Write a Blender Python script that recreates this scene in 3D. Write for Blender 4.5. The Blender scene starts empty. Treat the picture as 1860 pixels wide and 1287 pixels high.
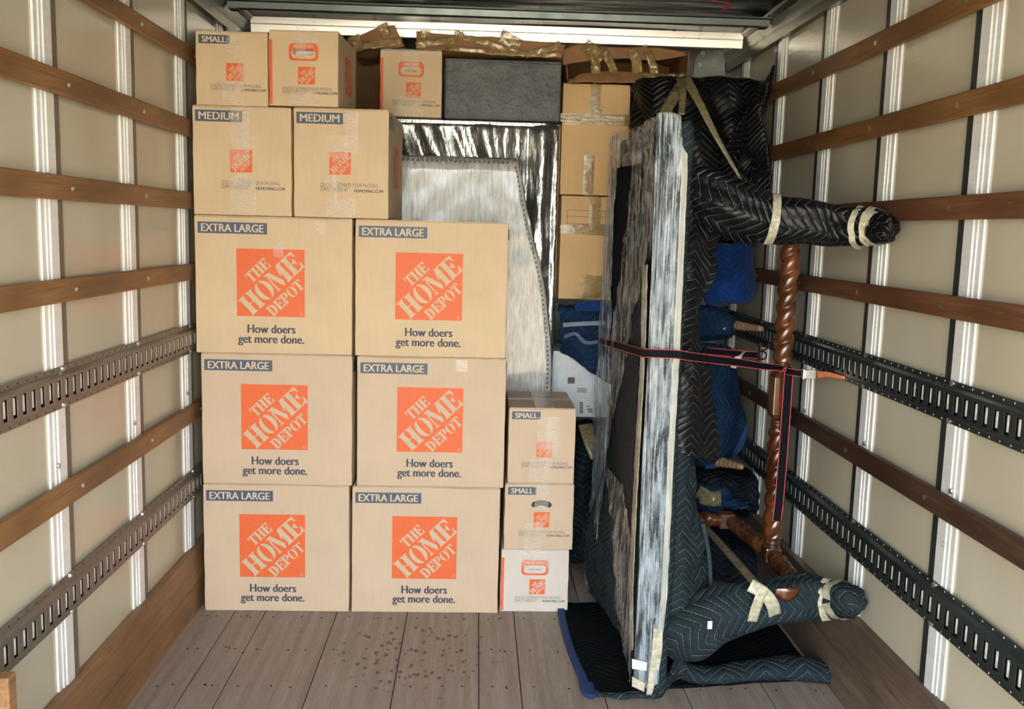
import bpy, bmesh, math, random
from mathutils import Vector, Matrix, noise
random.seed(7)
C = bpy.context.scene.collection
sc = bpy.context.scene

# ------------------------------------------------------------ camera, world, exposure
EYE = Vector((0.0, 0.0, 1.651))
RT = Vector((0.999008, -0.036327, 0.025751))
UP = Vector((-0.02076, 0.131635, 0.991081))
FW = Vector((0.039393, 0.990632, -0.130751))
FPX = 1704.66
cam = bpy.data.cameras.new('camera'); cam_o = bpy.data.objects.new('camera', cam); C.objects.link(cam_o)
cam.sensor_width = 36; cam.sensor_fit = 'HORIZONTAL'; cam.lens = FPX / 1860 * 36; cam.clip_start = 0.05
m = Matrix.Identity(4)
for i in range(3):
    m[i][0] = RT[i]; m[i][1] = UP[i]; m[i][2] = -FW[i]; m[i][3] = EYE[i]
cam_o.matrix_world = m
sc.camera = cam_o
sc.view_settings.view_transform = 'Standard'
sc.view_settings.look = 'None'
sc.view_settings.exposure = 2.1
sc.view_settings.gamma = 1
sc.view_settings.use_curve_mapping = False

w = bpy.data.worlds.new('sky'); sc.world = w; w.use_nodes = True
nt = w.node_tree; nt.nodes.clear()
wo = nt.nodes.new('ShaderNodeOutputWorld'); bg = nt.nodes.new('ShaderNodeBackground')
tc = nt.nodes.new('ShaderNodeTexCoord'); sx = nt.nodes.new('ShaderNodeSeparateXYZ'); cr = nt.nodes.new('ShaderNodeValToRGB')
mp = nt.nodes.new('ShaderNodeMapRange'); mp.inputs[1].default_value = -1; mp.inputs[2].default_value = 1
nt.links.new(tc.outputs['Generated'], sx.inputs[0]); nt.links.new(sx.outputs[2], mp.inputs[0]); nt.links.new(mp.outputs[0], cr.inputs[0])
e = cr.color_ramp.elements
e[0].position = 0.0; e[0].color = (0.50, 0.42, 0.30, 1)
e[1].position = 1.0; e[1].color = (0.55, 0.75, 1.0, 1)
a = e.new(0.47); a.color = (0.66, 0.56, 0.42, 1)
a = e.new(0.505); a.color = (0.30, 0.32, 0.26, 1)
a = e.new(0.56); a.color = (0.95, 0.96, 0.98, 1)
a = e.new(0.72); a.color = (0.85, 0.93, 1.0, 1)
nt.links.new(cr.outputs[0], bg.inputs[0]); bg.inputs[1].default_value = 3.2
nt.links.new(bg.outputs[0], wo.inputs[0])


def PY(px, py, y):
    d = FW * FPX + RT * (px - 930) + UP * (643.5 - py)
    return EYE + d * (y / d.y)


def PX(px, py, x):
    d = FW * FPX + RT * (px - 930) + UP * (643.5 - py)
    return EYE + d * (x / d.x)


def PZ(px, py, z=0.0):
    d = FW * FPX + RT * (px - 930) + UP * (643.5 - py)
    return EYE + d * ((z - EYE.z) / d.z)


# ------------------------------------------------------------ node material helpers
class NM:
    def __init__(s, name):
        s.m = bpy.data.materials.new(name); s.m.use_nodes = True; s.t = s.m.node_tree
        s.t.nodes.clear()
        s.out = s.n('ShaderNodeOutputMaterial'); s.b = s.n('ShaderNodeBsdfPrincipled')
        s.l(s.b.outputs[0], s.out.inputs[0])

    def n(s, typ, **kw):
        q = s.t.nodes.new(typ)
        for k, v in kw.items(): setattr(q, k, v)
        return q

    def l(s, a, b): s.t.links.new(a, b)

    def put(s, sock, v):
        if isinstance(v, (int, float)): sock.default_value = v
        elif isinstance(v, tuple): sock.default_value = v if len(v) != 3 or sock.type != 'RGBA' else (*v, 1)
        else: s.l(v, sock)

    def math(s, op, a, b=0.0, c=None):
        q = s.n('ShaderNodeMath', operation=op); s.put(q.inputs[0], a); s.put(q.inputs[1], b)
        if c is not None: s.put(q.inputs[2], c)
        return q.outputs[0]

    def coord(s, kind='Object', scale=(1, 1, 1)):
        t = s.n('ShaderNodeTexCoord'); mpn = s.n('ShaderNodeMapping'); mpn.inputs['Scale'].default_value = scale
        s.l(t.outputs[kind], mpn.inputs[0]); return mpn.outputs[0]

    def noise(s, vec, scale, detail=3, rough=0.5):
        q = s.n('ShaderNodeTexNoise'); s.l(vec, q.inputs['Vector']); q.inputs['Scale'].default_value = scale
        q.inputs['Detail'].default_value = detail; q.inputs['Roughness'].default_value = rough
        return q.outputs[0]

    def ramp(s, fac, stops):
        q = s.n('ShaderNodeValToRGB'); s.put(q.inputs[0], fac); el = q.color_ramp.elements
        for i, (p, c) in enumerate(stops):
            c = (*c, 1) if isinstance(c, tuple) else (c, c, c, 1)
            if i < 2: el[i].position = p; el[i].color = c
            else: x = el.new(p); x.color = c
        return q.outputs[0]

    def mix(s, f, a, b, typ='MIX'):
        q = s.n('ShaderNodeMix', data_type='RGBA', blend_type=typ)
        s.put(q.inputs[0], f); s.put(q.inputs[6], (*a, 1) if isinstance(a, tuple) else a); s.put(q.inputs[7], (*b, 1) if isinstance(b, tuple) else b)
        return q.outputs[2]

    def bump(s, h, dist=0.002, st=1.0):
        q = s.n('ShaderNodeBump'); q.inputs['Strength'].default_value = st; q.inputs['Distance'].default_value = dist
        s.l(h, q.inputs['Height']); s.l(q.outputs[0], s.b.inputs['Normal']); return q.outputs[0]

    def set(s, **kw):
        names = dict(col='Base Color', rough='Roughness', metal='Metallic', coat='Coat Weight', coatr='Coat Roughness', spec='Specular IOR Level', alpha='Alpha', sheen='Sheen Weight', trans='Transmission Weight', aniso='Anisotropic')
        for k, v in kw.items(): s.put(s.b.inputs[names[k]], v if not (isinstance(v, tuple) and len(v) == 3) else (*v, 1))
        return s


def card_mat(name, col, amt=0.10):
    k = NM(name); v = k.coord('Object'); n1 = k.noise(v, 6, 4); v2 = k.coord('Object', (90, 90, 6)); n2 = k.noise(v2, 1.6, 3)
    n3 = k.noise(v, 260, 2)
    f = k.math('ADD', k.math('MULTIPLY', n1, .5), k.math('ADD', k.math('MULTIPLY', n2, .2), k.math('MULTIPLY', n3, .3)))
    dark = tuple(c * (1 - amt) for c in col); light = tuple(min(1, c * (1 + amt)) for c in col)
    k.set(col=k.ramp(f, [(.35, dark), (.65, light)]), rough=.62, spec=.35)
    k.bump(n2, .0012, .25)
    return k.m


def plain(name, col, rough=.6, metal=0.0, spec=.5, coat=0.0):
    k = NM(name); v = k.coord('Object'); n = k.noise(v, 35, 3)
    k.set(col=k.ramp(n, [(.3, tuple(c * .92 for c in col)), (.7, tuple(min(1, c * 1.06) for c in col))]), rough=rough, metal=metal, spec=spec, coat=coat)
    return k.m


def wood_mat(name, c0, c1, c2, axis='y', gloss=.5, scale=1.0):
    k = NM(name)
    sc_ = {'y': (14, .9, 14), 'x': (.9, 14, 14), 'z': (14, 14, .9)}[axis]
    v = k.coord('Object', tuple(q * scale for q in sc_)); n = k.noise(v, 3.0, 6, .65)
    sc2 = {'y': (70, 3, 70), 'x': (3, 70, 70), 'z': (70, 70, 3)}[axis]
    n2 = k.noise(k.coord('Object', sc2), 2.2, 4, .7)
    blot = k.noise(k.coord('Object', (1.5, .7, 1.5)), 2.3, 3)
    f = k.math('ADD', k.math('MULTIPLY', n, .5), k.math('MULTIPLY', n2, .5))
    col = k.ramp(f, [(.32, c0), (.5, c1), (.68, c2)])
    col = k.mix(k.ramp(blot, [(.40, 0.0), (.60, .7)]), col, tuple(c * .5 for c in c1))
    st_ = k.noise(k.coord('Object', tuple(q * 1.6 for q in sc_)), 5.0, 9, .8)
    col = k.mix(k.ramp(st_, [(.60, 0.0), (.70, .5)]), col, tuple(min(1, c * 1.7 + .05) for c in c2))
    k.set(col=col, rough=gloss, spec=.35); k.bump(n2, .001, .5)
    return k.m


def quilt_mat(name, col, stitch, period=.155, line=.031, ang=.75, rough=.75, puff=.012, sheen=0.1, line_w=.045, spec=.22):
    k = NM(name); t = k.n('ShaderNodeTexCoord'); s = k.n('ShaderNodeSeparateXYZ')
    wob = k.n('ShaderNodeTexNoise'); k.l(t.outputs['UV'], wob.inputs['Vector']); wob.inputs['Scale'].default_value = 5
    va = k.n('ShaderNodeVectorMath', operation='SCALE'); k.l(wob.outputs[1], va.inputs[0]); va.inputs['Scale'].default_value = .03
    vb = k.n('ShaderNodeVectorMath', operation='ADD'); k.l(t.outputs['UV'], vb.inputs[0]); k.l(va.outputs[0], vb.inputs[1])
    k.l(vb.outputs[0], s.inputs[0])
    u, v = s.outputs[0], s.outputs[1]
    tri = k.math('PINGPONG', u, period / 2)
    sgm = k.math('ADD', v, k.math('MULTIPLY', tri, ang))
    fr = k.math('FRACT', k.math('DIVIDE', sgm, line))
    dist = k.math('ABSOLUTE', k.math('SUBTRACT', fr, .5))           # .5 on the line, 0 between
    ln = k.math('GREATER_THAN', dist, .5 - line_w)
    dash = k.math('GREATER_THAN', k.math('FRACT', k.math('DIVIDE', u, .011)), .22)
    ln = k.math('MULTIPLY', ln, dash)
    n = k.noise(t.outputs['UV'], 9, 4); nf = k.noise(t.outputs['UV'], 60, 3)
    base = k.ramp(k.math('ADD', k.math('MULTIPLY', n, .6), k.math('MULTIPLY', nf, .4)), [(.35, tuple(c * .7 for c in col)), (.65, tuple(c * 1.35 for c in col))])
    wear = k.ramp(k.noise(t.outputs['UV'], 14, 2), [(.35, .35), (.6, 1.0)])
    k.set(col=k.mix(k.math('MULTIPLY', ln, wear), base, stitch), rough=rough, spec=spec, sheen=sheen)
    h = k.math('SUBTRACT', 1, k.math('POWER', k.math('MULTIPLY', dist, 2), 3))
    h = k.math('ADD', k.math('MULTIPLY', h, .55), k.math('MULTIPLY', k.noise(t.outputs['UV'], 26, 3), .9))
    k.bump(h, puff, .8)
    return k.m


def tape_mat(name, col, opac=.5, rough=.22, stretch=(8, 8, 60)):
    k = NM(name); v = k.coord('Object', stretch); n = k.noise(v, 4, 4, .6); n2 = k.noise(k.coord('Object'), 30, 3)
    k.set(col=col, rough=rough, spec=.7, coat=.5, alpha=k.ramp(n, [(.35, opac * .6), (.65, min(1, opac * 1.5))]))
    k.bump(k.math('ADD', n, k.math('MULTIPLY', n2, .5)), .0025, .6)
    return k.m


def film_mat(name, col, lo=.12, hi=.75, sc_=(60, 60, 1.6), rough=.18, a0=.40, a1=.66):
    k = NM(name); v = k.coord('Object', sc_); n = k.noise(v, 1.8, 5, .7); n2 = k.noise(k.coord('Object', (14, 14, 3)), 2, 3)
    f = k.math('ADD', k.math('MULTIPLY', n, .65), k.math('MULTIPLY', n2, .35))
    k.set(col=col, rough=rough, spec=.9, coat=1.0, coatr=.1, alpha=k.ramp(f, [(a0, lo), (a1, hi)]))
    k.bump(f, .015, .9)
    return k.m


def metal_mat(name, col, rough=.35, metal=.8, sc_=(3, 3, 40), var=.2):
    k = NM(name); n = k.noise(k.coord('Object', sc_), 2, 5, .6); n2 = k.noise(k.coord('Object'), 18, 3)
    f = k.math('ADD', k.math('MULTIPLY', n, .5), k.math('MULTIPLY', n2, .5))
    k.set(col=k.ramp(f, [(.35, tuple(c * (1 - var) for c in col)), (.65, tuple(min(1, c * (1 + var)) for c in col))]), rough=k.ramp(f, [(.3, rough * .7), (.7, min(1, rough * 1.4))]), metal=metal)
    return k.m


M = {}
M['card'] = card_mat('kraft cardboard', (.60, .452, .285), .08)
M['card_pink'] = card_mat('pale kraft cardboard', (.555, .425, .30), .07)
M['card_white'] = card_mat('whitish cardboard', (.60, .54, .48), .05)
M['card_gold'] = card_mat('golden cardboard', (.64, .42, .20))
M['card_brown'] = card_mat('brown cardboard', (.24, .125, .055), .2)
M['card_edge'] = plain('cardboard edge', (.34, .23, .13), .8)
M['card_print'] = plain('unprinted board lettering', (.66, .52, .36), .6)
M['orange'] = plain('orange print ink', (.72, .125, .028), .55)
M['navy'] = plain('slate blue print ink', (.055, .085, .125), .5)
M['ink'] = plain('dark print ink', (.035, .045, .07), .6)
M['ink_soft'] = plain('small print ink', (.14, .125, .11), .7)
M['paper'] = plain('white paper', (.75, .74, .72), .8)
M['tape_clear'] = tape_mat('clear packing tape', (.86, .80, .70), .22, .3)
M['tape_brown'] = tape_mat('amber shiny packing tape', (.40, .29, .12), .62, .14, (7, 7, 14))
M['tape_pale'] = tape_mat('pale yellow packing tape', (.60, .57, .42), .95, .3, (9, 9, 16))
M['tape_olive'] = tape_mat('olive brown packing tape', (.27, .225, .12), .95, .3, (9, 9, 16))
M['quilt_black'] = quilt_mat('black quilted blanket', (.0028, .0036, .0055), (.17, .17, .155), rough=.40, sheen=.0, line_w=.030, puff=.007, spec=.34)
M['quilt_dark'] = quilt_mat('blue black quilted blanket', (.004, .009, .015), (.14, .17, .18), rough=.7, sheen=0, line_w=.035)
M['quilt_floor'] = quilt_mat('black blanket face', (.0025, .005, .007), (.02, .028, .032), rough=.9, sheen=0, spec=.08)
M['quilt_teal'] = quilt_mat('worn dark teal quilted blanket', (.013, .023, .029), (.24, .28, .29), rough=.85, sheen=.0, line_w=.032)
M['quilt_blue'] = quilt_mat('navy blue quilted blanket', (.004, .024, .07), (.09, .17, .27), rough=.8, sheen=0, line_w=.035)
M['quilt_bright'] = quilt_mat('royal blue quilted blanket', (.003, .040, .22), (.015, .08, .30), rough=.8, line_w=.05)
M['binding'] = plain('blue blanket binding', (.007, .038, .14), .8)
M['binding_dark'] = plain('dark blanket binding', (.02, .035, .05), .8)
M['felt'] = plain('black blanket back', (.004, .006, .009), .95, spec=.1)
M['film'] = film_mat('clear stretch film', (.50, .51, .50), .0, .20, a0=.50, a1=.78)
M['film_dense'] = film_mat('bunched stretch film', (.56, .54, .51), .0, .75, sc_=(75, 75, 1.1), a0=.46, a1=.66)
M['film_blue'] = film_mat('bluish gleaming stretch film', (.62, .73, .82), .02, .85, sc_=(90, 90, 1.2), a0=.44, a1=.66)
M['film_edge'] = film_mat('edge band of film', (.74, .76, .68), .45, .95)
M['webbing'] = plain('black webbing', (.004, .005, .008), .8, 0.0, .15)
M['webbing_red'] = plain('red webbing edge', (.60, .085, .10), .7, 0.0, .2)
M['webbing_orange'] = plain('orange webbing', (.75, .22, .08), .7)
M['steel'] = metal_mat('zinc plated steel', (.62, .64, .66), .3, .9)
M['steel_black'] = plain('black steel', (.02, .02, .022), .4, .5)
M['alu'] = metal_mat('aluminium stud', (.88, .90, .89), .38, .25, var=.07)
M['reflectL'] = plain('brown grey stud reflection', (.16, .13, .10), .5)  # dark stud reflections painted as strips, toned apart per wall
M['reflectR'] = plain('dark green stud reflection', (.018, .028, .028), .45)
M['trackL'] = metal_mat('warm grey reflection toned track', (.27, .235, .20), .42, .75, (6, 1, 20), .2)  # one track metal, coloured apart per wall for what it reflects
M['trackR'] = metal_mat('dark green reflection toned track', (.040, .052, .052), .30, .55, (6, 1, 20), .2)
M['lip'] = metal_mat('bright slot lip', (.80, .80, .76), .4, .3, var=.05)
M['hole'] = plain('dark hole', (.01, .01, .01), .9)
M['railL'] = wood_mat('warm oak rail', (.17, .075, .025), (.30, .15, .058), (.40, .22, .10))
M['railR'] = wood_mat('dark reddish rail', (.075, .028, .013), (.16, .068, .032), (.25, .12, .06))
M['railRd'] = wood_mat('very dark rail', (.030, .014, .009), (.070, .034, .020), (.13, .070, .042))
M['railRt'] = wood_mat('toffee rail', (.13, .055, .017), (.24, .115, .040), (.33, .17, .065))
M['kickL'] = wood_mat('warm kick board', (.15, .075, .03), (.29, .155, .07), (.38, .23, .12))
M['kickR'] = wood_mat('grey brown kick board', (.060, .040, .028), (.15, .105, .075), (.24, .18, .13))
M['post'] = None

k = NM('beige glossy wall panel'); v = k.coord('Object'); n = k.noise(k.coord('Object', (1, 1.2, .8)), 1.6, 4); n2 = k.noise(k.coord('Object', (1, 9, 60)), 1.5, 3)
scr = k.noise(k.coord('Object', (1, 3, 40)), 3.0, 8, .75)
c = k.ramp(n, [(.3, (.48, .44, .335)), (.7, (.58, .54, .42))])
c = k.mix(k.ramp(scr, [(.69, 0.0), (.74, .35)]), c, (.30, .27, .22))
k.set(col=c, rough=k.ramp(n, [(.3, .13), (.7, .24)]), spec=.6); k.bump(k.math('ADD', n2, k.noise(v, 3, 2)), .0012, .35); M['panel'] = k.m

k = NM('ceiling sheet metal'); n = k.noise(k.coord('Object', (.6, 2.5, 1)), 1.5, 3)
k.set(col=(.085, .10, .10), metal=.9, rough=.25); k.bump(n, .03, .5); M['ceil'] = k.m
M['bow'] = metal_mat('galvanised roof bow', (.085, .105, .105), .34, .9, (2, 6, 6), .1)
M['toprail'] = metal_mat('brushed corner rail', (.20, .19, .155), .36, .85, (30, 1.5, 30))
M['cove'] = metal_mat('polished header beam', (.93, .94, .93), .30, .7, (.6, 1, 1), .03)
M['frontwall'] = metal_mat('grey front wall', (.16, .17, .165), .4, .6)

# floor planks
k = NM('grey worn floor boards')
v = k.coord('Object', (26, 1.1, 1)); n = k.noise(v, 1.6, 6, .65); nb = k.noise(k.coord('Object', (22, .25, 1)), 1.3, 1)
nf = k.noise(k.coord('Object', (120, 8, 1)), 1.8, 4, .7)
f = k.math('ADD', k.math('MULTIPLY', n, .45), k.math('ADD', k.math('MULTIPLY', nb, .25), k.math('MULTIPLY', nf, .3)))
c = k.ramp(f, [(.36, (.19, .150, .120)), (.5, (.28, .228, .190)), (.64, (.37, .32, .275))])
# oil stains: a cluster of dark spots
sp = k.n('ShaderNodeTexVoronoi'); sp.inputs['Scale'].default_value = 27; k.l(k.coord('Object', (1.15, .7, 1)), sp.inputs['Vector'])
spn = k.noise(k.coord('Object'), 38, 4, .7)
spots = k.math('MULTIPLY', k.math('LESS_THAN', k.math('ADD', sp.outputs['Distance'], k.math('MULTIPLY', spn, .75)), .63), 1.0)
sep = k.n('ShaderNodeSeparateXYZ'); k.l(k.coord('Object'), sep.inputs[0])
dx = k.math('DIVIDE', k.math('SUBTRACT', sep.outputs[0], -.20), .36); dy = k.math('DIVIDE', k.math('SUBTRACT', sep.outputs[1], 3.50), .36)
rad = k.math('ADD', k.math('MULTIPLY', dx, dx), k.math('MULTIPLY', dy, dy))
msk = k.math('SUBTRACT', 1.30, k.math('ADD', rad, k.math('MULTIPLY', k.noise(k.coord('Object'), 7, 3), .9)))
msk = k.ramp(msk, [(.0, 0.0), (.35, 1.0)])
c = k.mix(k.math('MULTIPLY', k.math('MULTIPLY', spots, msk), .72), c, (.045, .036, .03))
sp2 = k.n('ShaderNodeTexVoronoi'); sp2.inputs['Scale'].default_value = 9; k.l(k.coord('Object'), sp2.inputs['Vector'])
c = k.mix(k.math('MULTIPLY', k.math('LESS_THAN', k.math('ADD', sp2.outputs['Distance'], k.math('MULTIPLY', spn, .3)), .22), .5), c, (.07, .055, .045))
scr = k.noise(k.coord('Object', (9, 2.2, 1)), 3.5, 9, .8)
c = k.mix(k.ramp(scr, [(.58, 0.0), (.68, .4)]), c, (.44, .39, .35))
scd = k.noise(k.coord('Object', (14, 1.6, 1)), 4.5, 9, .8)
c = k.mix(k.ramp(scd, [(.58, 0.0), (.68, .45)]), c, (.11, .085, .07))
k.set(col=c, rough=k.ramp(n, [(.3, .42), (.7, .65)]), spec=.45); k.bump(nf, .0012, .5); M['floor'] = k.m

k = NM('carved glossy walnut'); n = k.noise(k.coord('Object', (12, 12, 1.5)), 2.2, 5, .65); n2 = k.noise(k.coord('Object'), 7, 3)
k.set(col=k.ramp(k.math('ADD', k.math('MULTIPLY', n, .5), k.math('MULTIPLY', n2, .5)), [(.36, (.035, .010, .004)), (.52, (.105, .034, .011)), (.66, (.24, .085, .022))]), rough=.22, spec=.7, coat=.6, coatr=.12)
M['post'] = k.m
k = NM('pale turned wood'); n = k.noise(k.coord('Object', (30, 2, 2)), 2, 4); k.set(col=k.ramp(n, [(.3, (.35, .21, .12)), (.7, (.50, .33, .20))]), rough=.5); M['palewood'] = k.m

k = NM('silver plastic foil'); n = k.noise(k.coord('Object', (7, 7, 1.6)), 2.0, 5, .6); n2 = k.noise(k.coord('Object', (20, 20, 9)), 2, 4)
k.set(col=(.50, .52, .52), metal=.95, rough=.24); k.bump(k.math('ADD', n, k.math('MULTIPLY', n2, .12)), .03, .5); M['foil'] = k.m
k = NM('film over white upholstery'); n = k.noise(k.coord('Object', (45, 45, 4.5)), 2.0, 5, .7); n2 = k.noise(k.coord('Object', (5, 5, 3)), 1.6, 3)
k.set(col=k.ramp(n, [(.38, (.50, .51, .49)), (.60, (.92, .92, .88))]), metal=.2, rough=.17, spec=.9, coat=1.0, coatr=.08); k.bump(k.math('ADD', n, k.math('MULTIPLY', n2, .6)), .022, 1.0); M['headfilm'] = k.m
k = NM('grey crinkled fabric paper'); n = k.noise(k.coord('Object'), 9, 5, .6); n2 = k.noise(k.coord('Object'), 40, 4)
k.set(col=k.ramp(n, [(.3, (.075, .085, .09)), (.7, (.13, .145, .15))]), rough=.5); k.bump(k.math('ADD', n, k.math('MULTIPLY', n2, .3)), .03, 1.0); M['grey'] = k.m


# ------------------------------------------------------------ object helpers
def link(o, parent=None):
    C.objects.link(o)
    if parent is not None: o.parent = parent
    return o


def obj(name, verts, faces, mat, parent=None, smooth=False, uvs=None, mats=None, fm=None):
    me = bpy.data.meshes.new(name); me.from_pydata([tuple(v) for v in verts], [], faces)
    if mats:
        for q in mats: me.materials.append(q)
        if fm:
            for p, i in zip(me.polygons, fm): p.material_index = i
    else: me.materials.append(mat)
    if smooth:
        for p in me.polygons: p.use_smooth = True
    if uvs:
        ul = me.uv_layers.new(name='UVMap')
        for lp in me.loops: ul.data[lp.index].uv = uvs[lp.vertex_index]
    me.update()
    return link(bpy.data.objects.new(name, me), parent)


def thing(name, label, cat, loc=(0, 0, 0), rz=0, group=None):
    o = bpy.data.objects.new(name, None); o.empty_display_size = .05; C.objects.link(o)
    o.location = loc; o.rotation_euler = (0, 0, rz); o['label'] = label; o['category'] = cat
    if group: o['group'] = group
    return o


def tag(o, label, cat, group=None):
    o['label'] = label; o['category'] = cat
    if group: o['group'] = group
    return o


def struct(o): o['kind'] = 'structure'; return o


def kids(par, fn):
    """parts given in world coordinates under an Empty: shift them into its frame"""
    bpy.context.view_layer.update()
    inv = par.matrix_world.inverted()
    for o in fn:
        o.parent = par; o.matrix_parent_inverse = Matrix.Identity(4)
        o.data.transform(inv)


class B:
    def __init__(s): s.v = []; s.f = []

    def box(s, x0, x1, y0, y1, z0, z1):
        n = len(s.v)
        s.v += [(x0, y0, z0), (x1, y0, z0), (x1, y1, z0), (x0, y1, z0), (x0, y0, z1), (x1, y0, z1), (x1, y1, z1), (x0, y1, z1)]
        s.f += [tuple(n + i for i in q) for q in ((0, 3, 2, 1), (4, 5, 6, 7), (0, 1, 5, 4), (1, 2, 6, 5), (2, 3, 7, 6), (3, 0, 4, 7))]
        return s

    def prism(s, prof, y0, y1):
        """prof in (x,z), extruded along y"""
        n = len(s.v); m_ = len(prof)
        s.v += [(x, y0, z) for x, z in prof] + [(x, y1, z) for x, z in prof]
        s.f += [(n + i, n + (i + 1) % m_, n + m_ + (i + 1) % m_, n + m_ + i) for i in range(m_)]
        s.f += [tuple(n + i for i in reversed(range(m_))), tuple(n + m_ + i for i in range(m_))]
        return s

    def cyl(s, c, r, h, axis='x', seg=10, dome=0.0):
        n = len(s.v); ax = {'x': 0, 'y': 1, 'z': 2}[axis]; a, b = [i for i in range(3) if i != ax]
        for hh, rr in ((0, r), (h, r * (1 - dome))):
            for i in range(seg):
                p = [0, 0, 0]; p[ax] = c[ax] + hh; p[a] = c[a] + rr * math.cos(2 * math.pi * i / seg); p[b] = c[b] + rr * math.sin(2 * math.pi * i / seg)
                s.v.append(tuple(p))
        s.f += [(n + i, n + (i + 1) % seg, n + seg + (i + 1) % seg, n + seg + i) for i in range(seg)]
        s.f += [tuple(n + i for i in reversed(range(seg))), tuple(n + seg + i for i in range(seg))]
        return s

    def tube(s, pts, r, seg=8):
        P = [Vector(p) for p in pts]; n = len(s.v); t = (P[1] - P[0]).normalized(); u = t.orthogonal().normalized()
        for i, p in enumerate(P):
            t2 = (P[min(i + 1, len(P) - 1)] - P[max(i - 1, 0)]).normalized(); u = (u - t2 * u.dot(t2)).normalized(); w_ = t2.cross(u)
            rr = r[i] if isinstance(r, list) else r
            s.v += [tuple(p + (u * math.cos(2 * math.pi * j / seg) + w_ * math.sin(2 * math.pi * j / seg)) * rr) for j in range(seg)]
        for i in range(len(P) - 1):
            s.f += [(n + i * seg + j, n + i * seg + (j + 1) % seg, n + (i + 1) * seg + (j + 1) % seg, n + (i + 1) * seg + j) for j in range(seg)]
        s.f += [tuple(n + j for j in reversed(range(seg))), tuple(n + (len(P) - 1) * seg + j for j in range(seg))]
        return s

    def make(s, name, mat, parent=None, smooth=False, bevel=0.0):
        o = obj(name, s.v, s.f, mat, parent, smooth)
        bm = bmesh.new(); bm.from_mesh(o.data); bmesh.ops.recalc_face_normals(bm, faces=bm.faces); bm.to_mesh(o.data); bm.free()
        if bevel:
            q = o.modifiers.new('bevel', 'BEVEL'); q.width = bevel; q.segments = 2; q.limit_method = 'ANGLE'
        return o


def crom(pts, n):
    """Catmull-Rom through pts (Vectors), n samples"""
    m_ = len(pts); out = []
    if m_ == 1: return [pts[0].copy() for _ in range(n)]
    for i in range(n):
        t = i / (n - 1) * (m_ - 1); j = min(int(t), m_ - 2); f_ = t - j
        p1, p2 = pts[j], pts[j + 1]; p0 = pts[j - 1] if j > 0 else p1 * 2 - p2; p3 = pts[j + 2] if j + 2 < m_ else p2 * 2 - p1
        out.append(0.5 * ((2 * p1) + (p2 - p0) * f_ + (2 * p0 - 5 * p1 + 4 * p2 - p3) * f_ * f_ + (3 * p1 - p0 - 3 * p2 + p3) * f_ ** 3))
    return out


def N3(v, s, seed=0.0): return noise.noise(Vector((v.x * s + seed, v.y * s - seed * .7, v.z * s + seed * 1.3)))


def sheet(name, rows, mat, parent=None, nu=40, nv=40, thick=.012, fold=0.0, fscale=6.0, fdir=None, seed=0.0, uvrot=False, uvoff=(0, 0), subd=0, off=1):
    """cloth / film surface lofted through rows of world points"""
    R_ = [crom([Vector(p) for p in r], nu) for r in rows]
    G = [[None] * nu for _ in range(nv)]
    for i in range(nu):
        col = crom([r[i] for r in R_], nv)
        for j in range(nv): G[j][i] = col[j]
    H = [[p.copy() for p in r] for r in G]
    if fold:
        for j in range(nv):
            for i in range(nu):
                du = G[j][min(i + 1, nu - 1)] - G[j][max(i - 1, 0)]; dv = G[min(j + 1, nv - 1)][i] - G[max(j - 1, 0)][i]
                nn = du.cross(dv)
                if nn.length > 1e-9:
                    nn.normalize(); p = G[j][i]
                    if fdir: q = Vector((p.x * fdir[0], p.y * fdir[1], p.z * fdir[2]))
                    else: q = p
                    a_ = N3(q, fscale, seed); b_ = N3(p, fscale * 3.1, seed + 4)
                    H[j][i] = p + nn * fold * (1.3 * (0.5 - abs(a_) * 2) + .35 * b_)
    uv = []; vv = 0.0
    for j in range(nv):
        if j: vv += (G[j][nu // 2] - G[j - 1][nu // 2]).length
        uu = 0.0
        for i in range(nu):
            if i: uu += (G[j][i] - G[j][i - 1]).length
            uv.append((vv + uvoff[0], uu + uvoff[1]) if uvrot else (uu + uvoff[0], vv + uvoff[1]))
    V = [p for r in H for p in r]
    F = [(j * nu + i, j * nu + i + 1, (j + 1) * nu + i + 1, (j + 1) * nu + i) for j in range(nv - 1) for i in range(nu - 1)]
    o = obj(name, V, F, mat, parent, True, uv)
    if thick:
        q = o.modifiers.new('thickness', 'SOLIDIFY'); q.thickness = thick; q.offset = off
    return o


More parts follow.
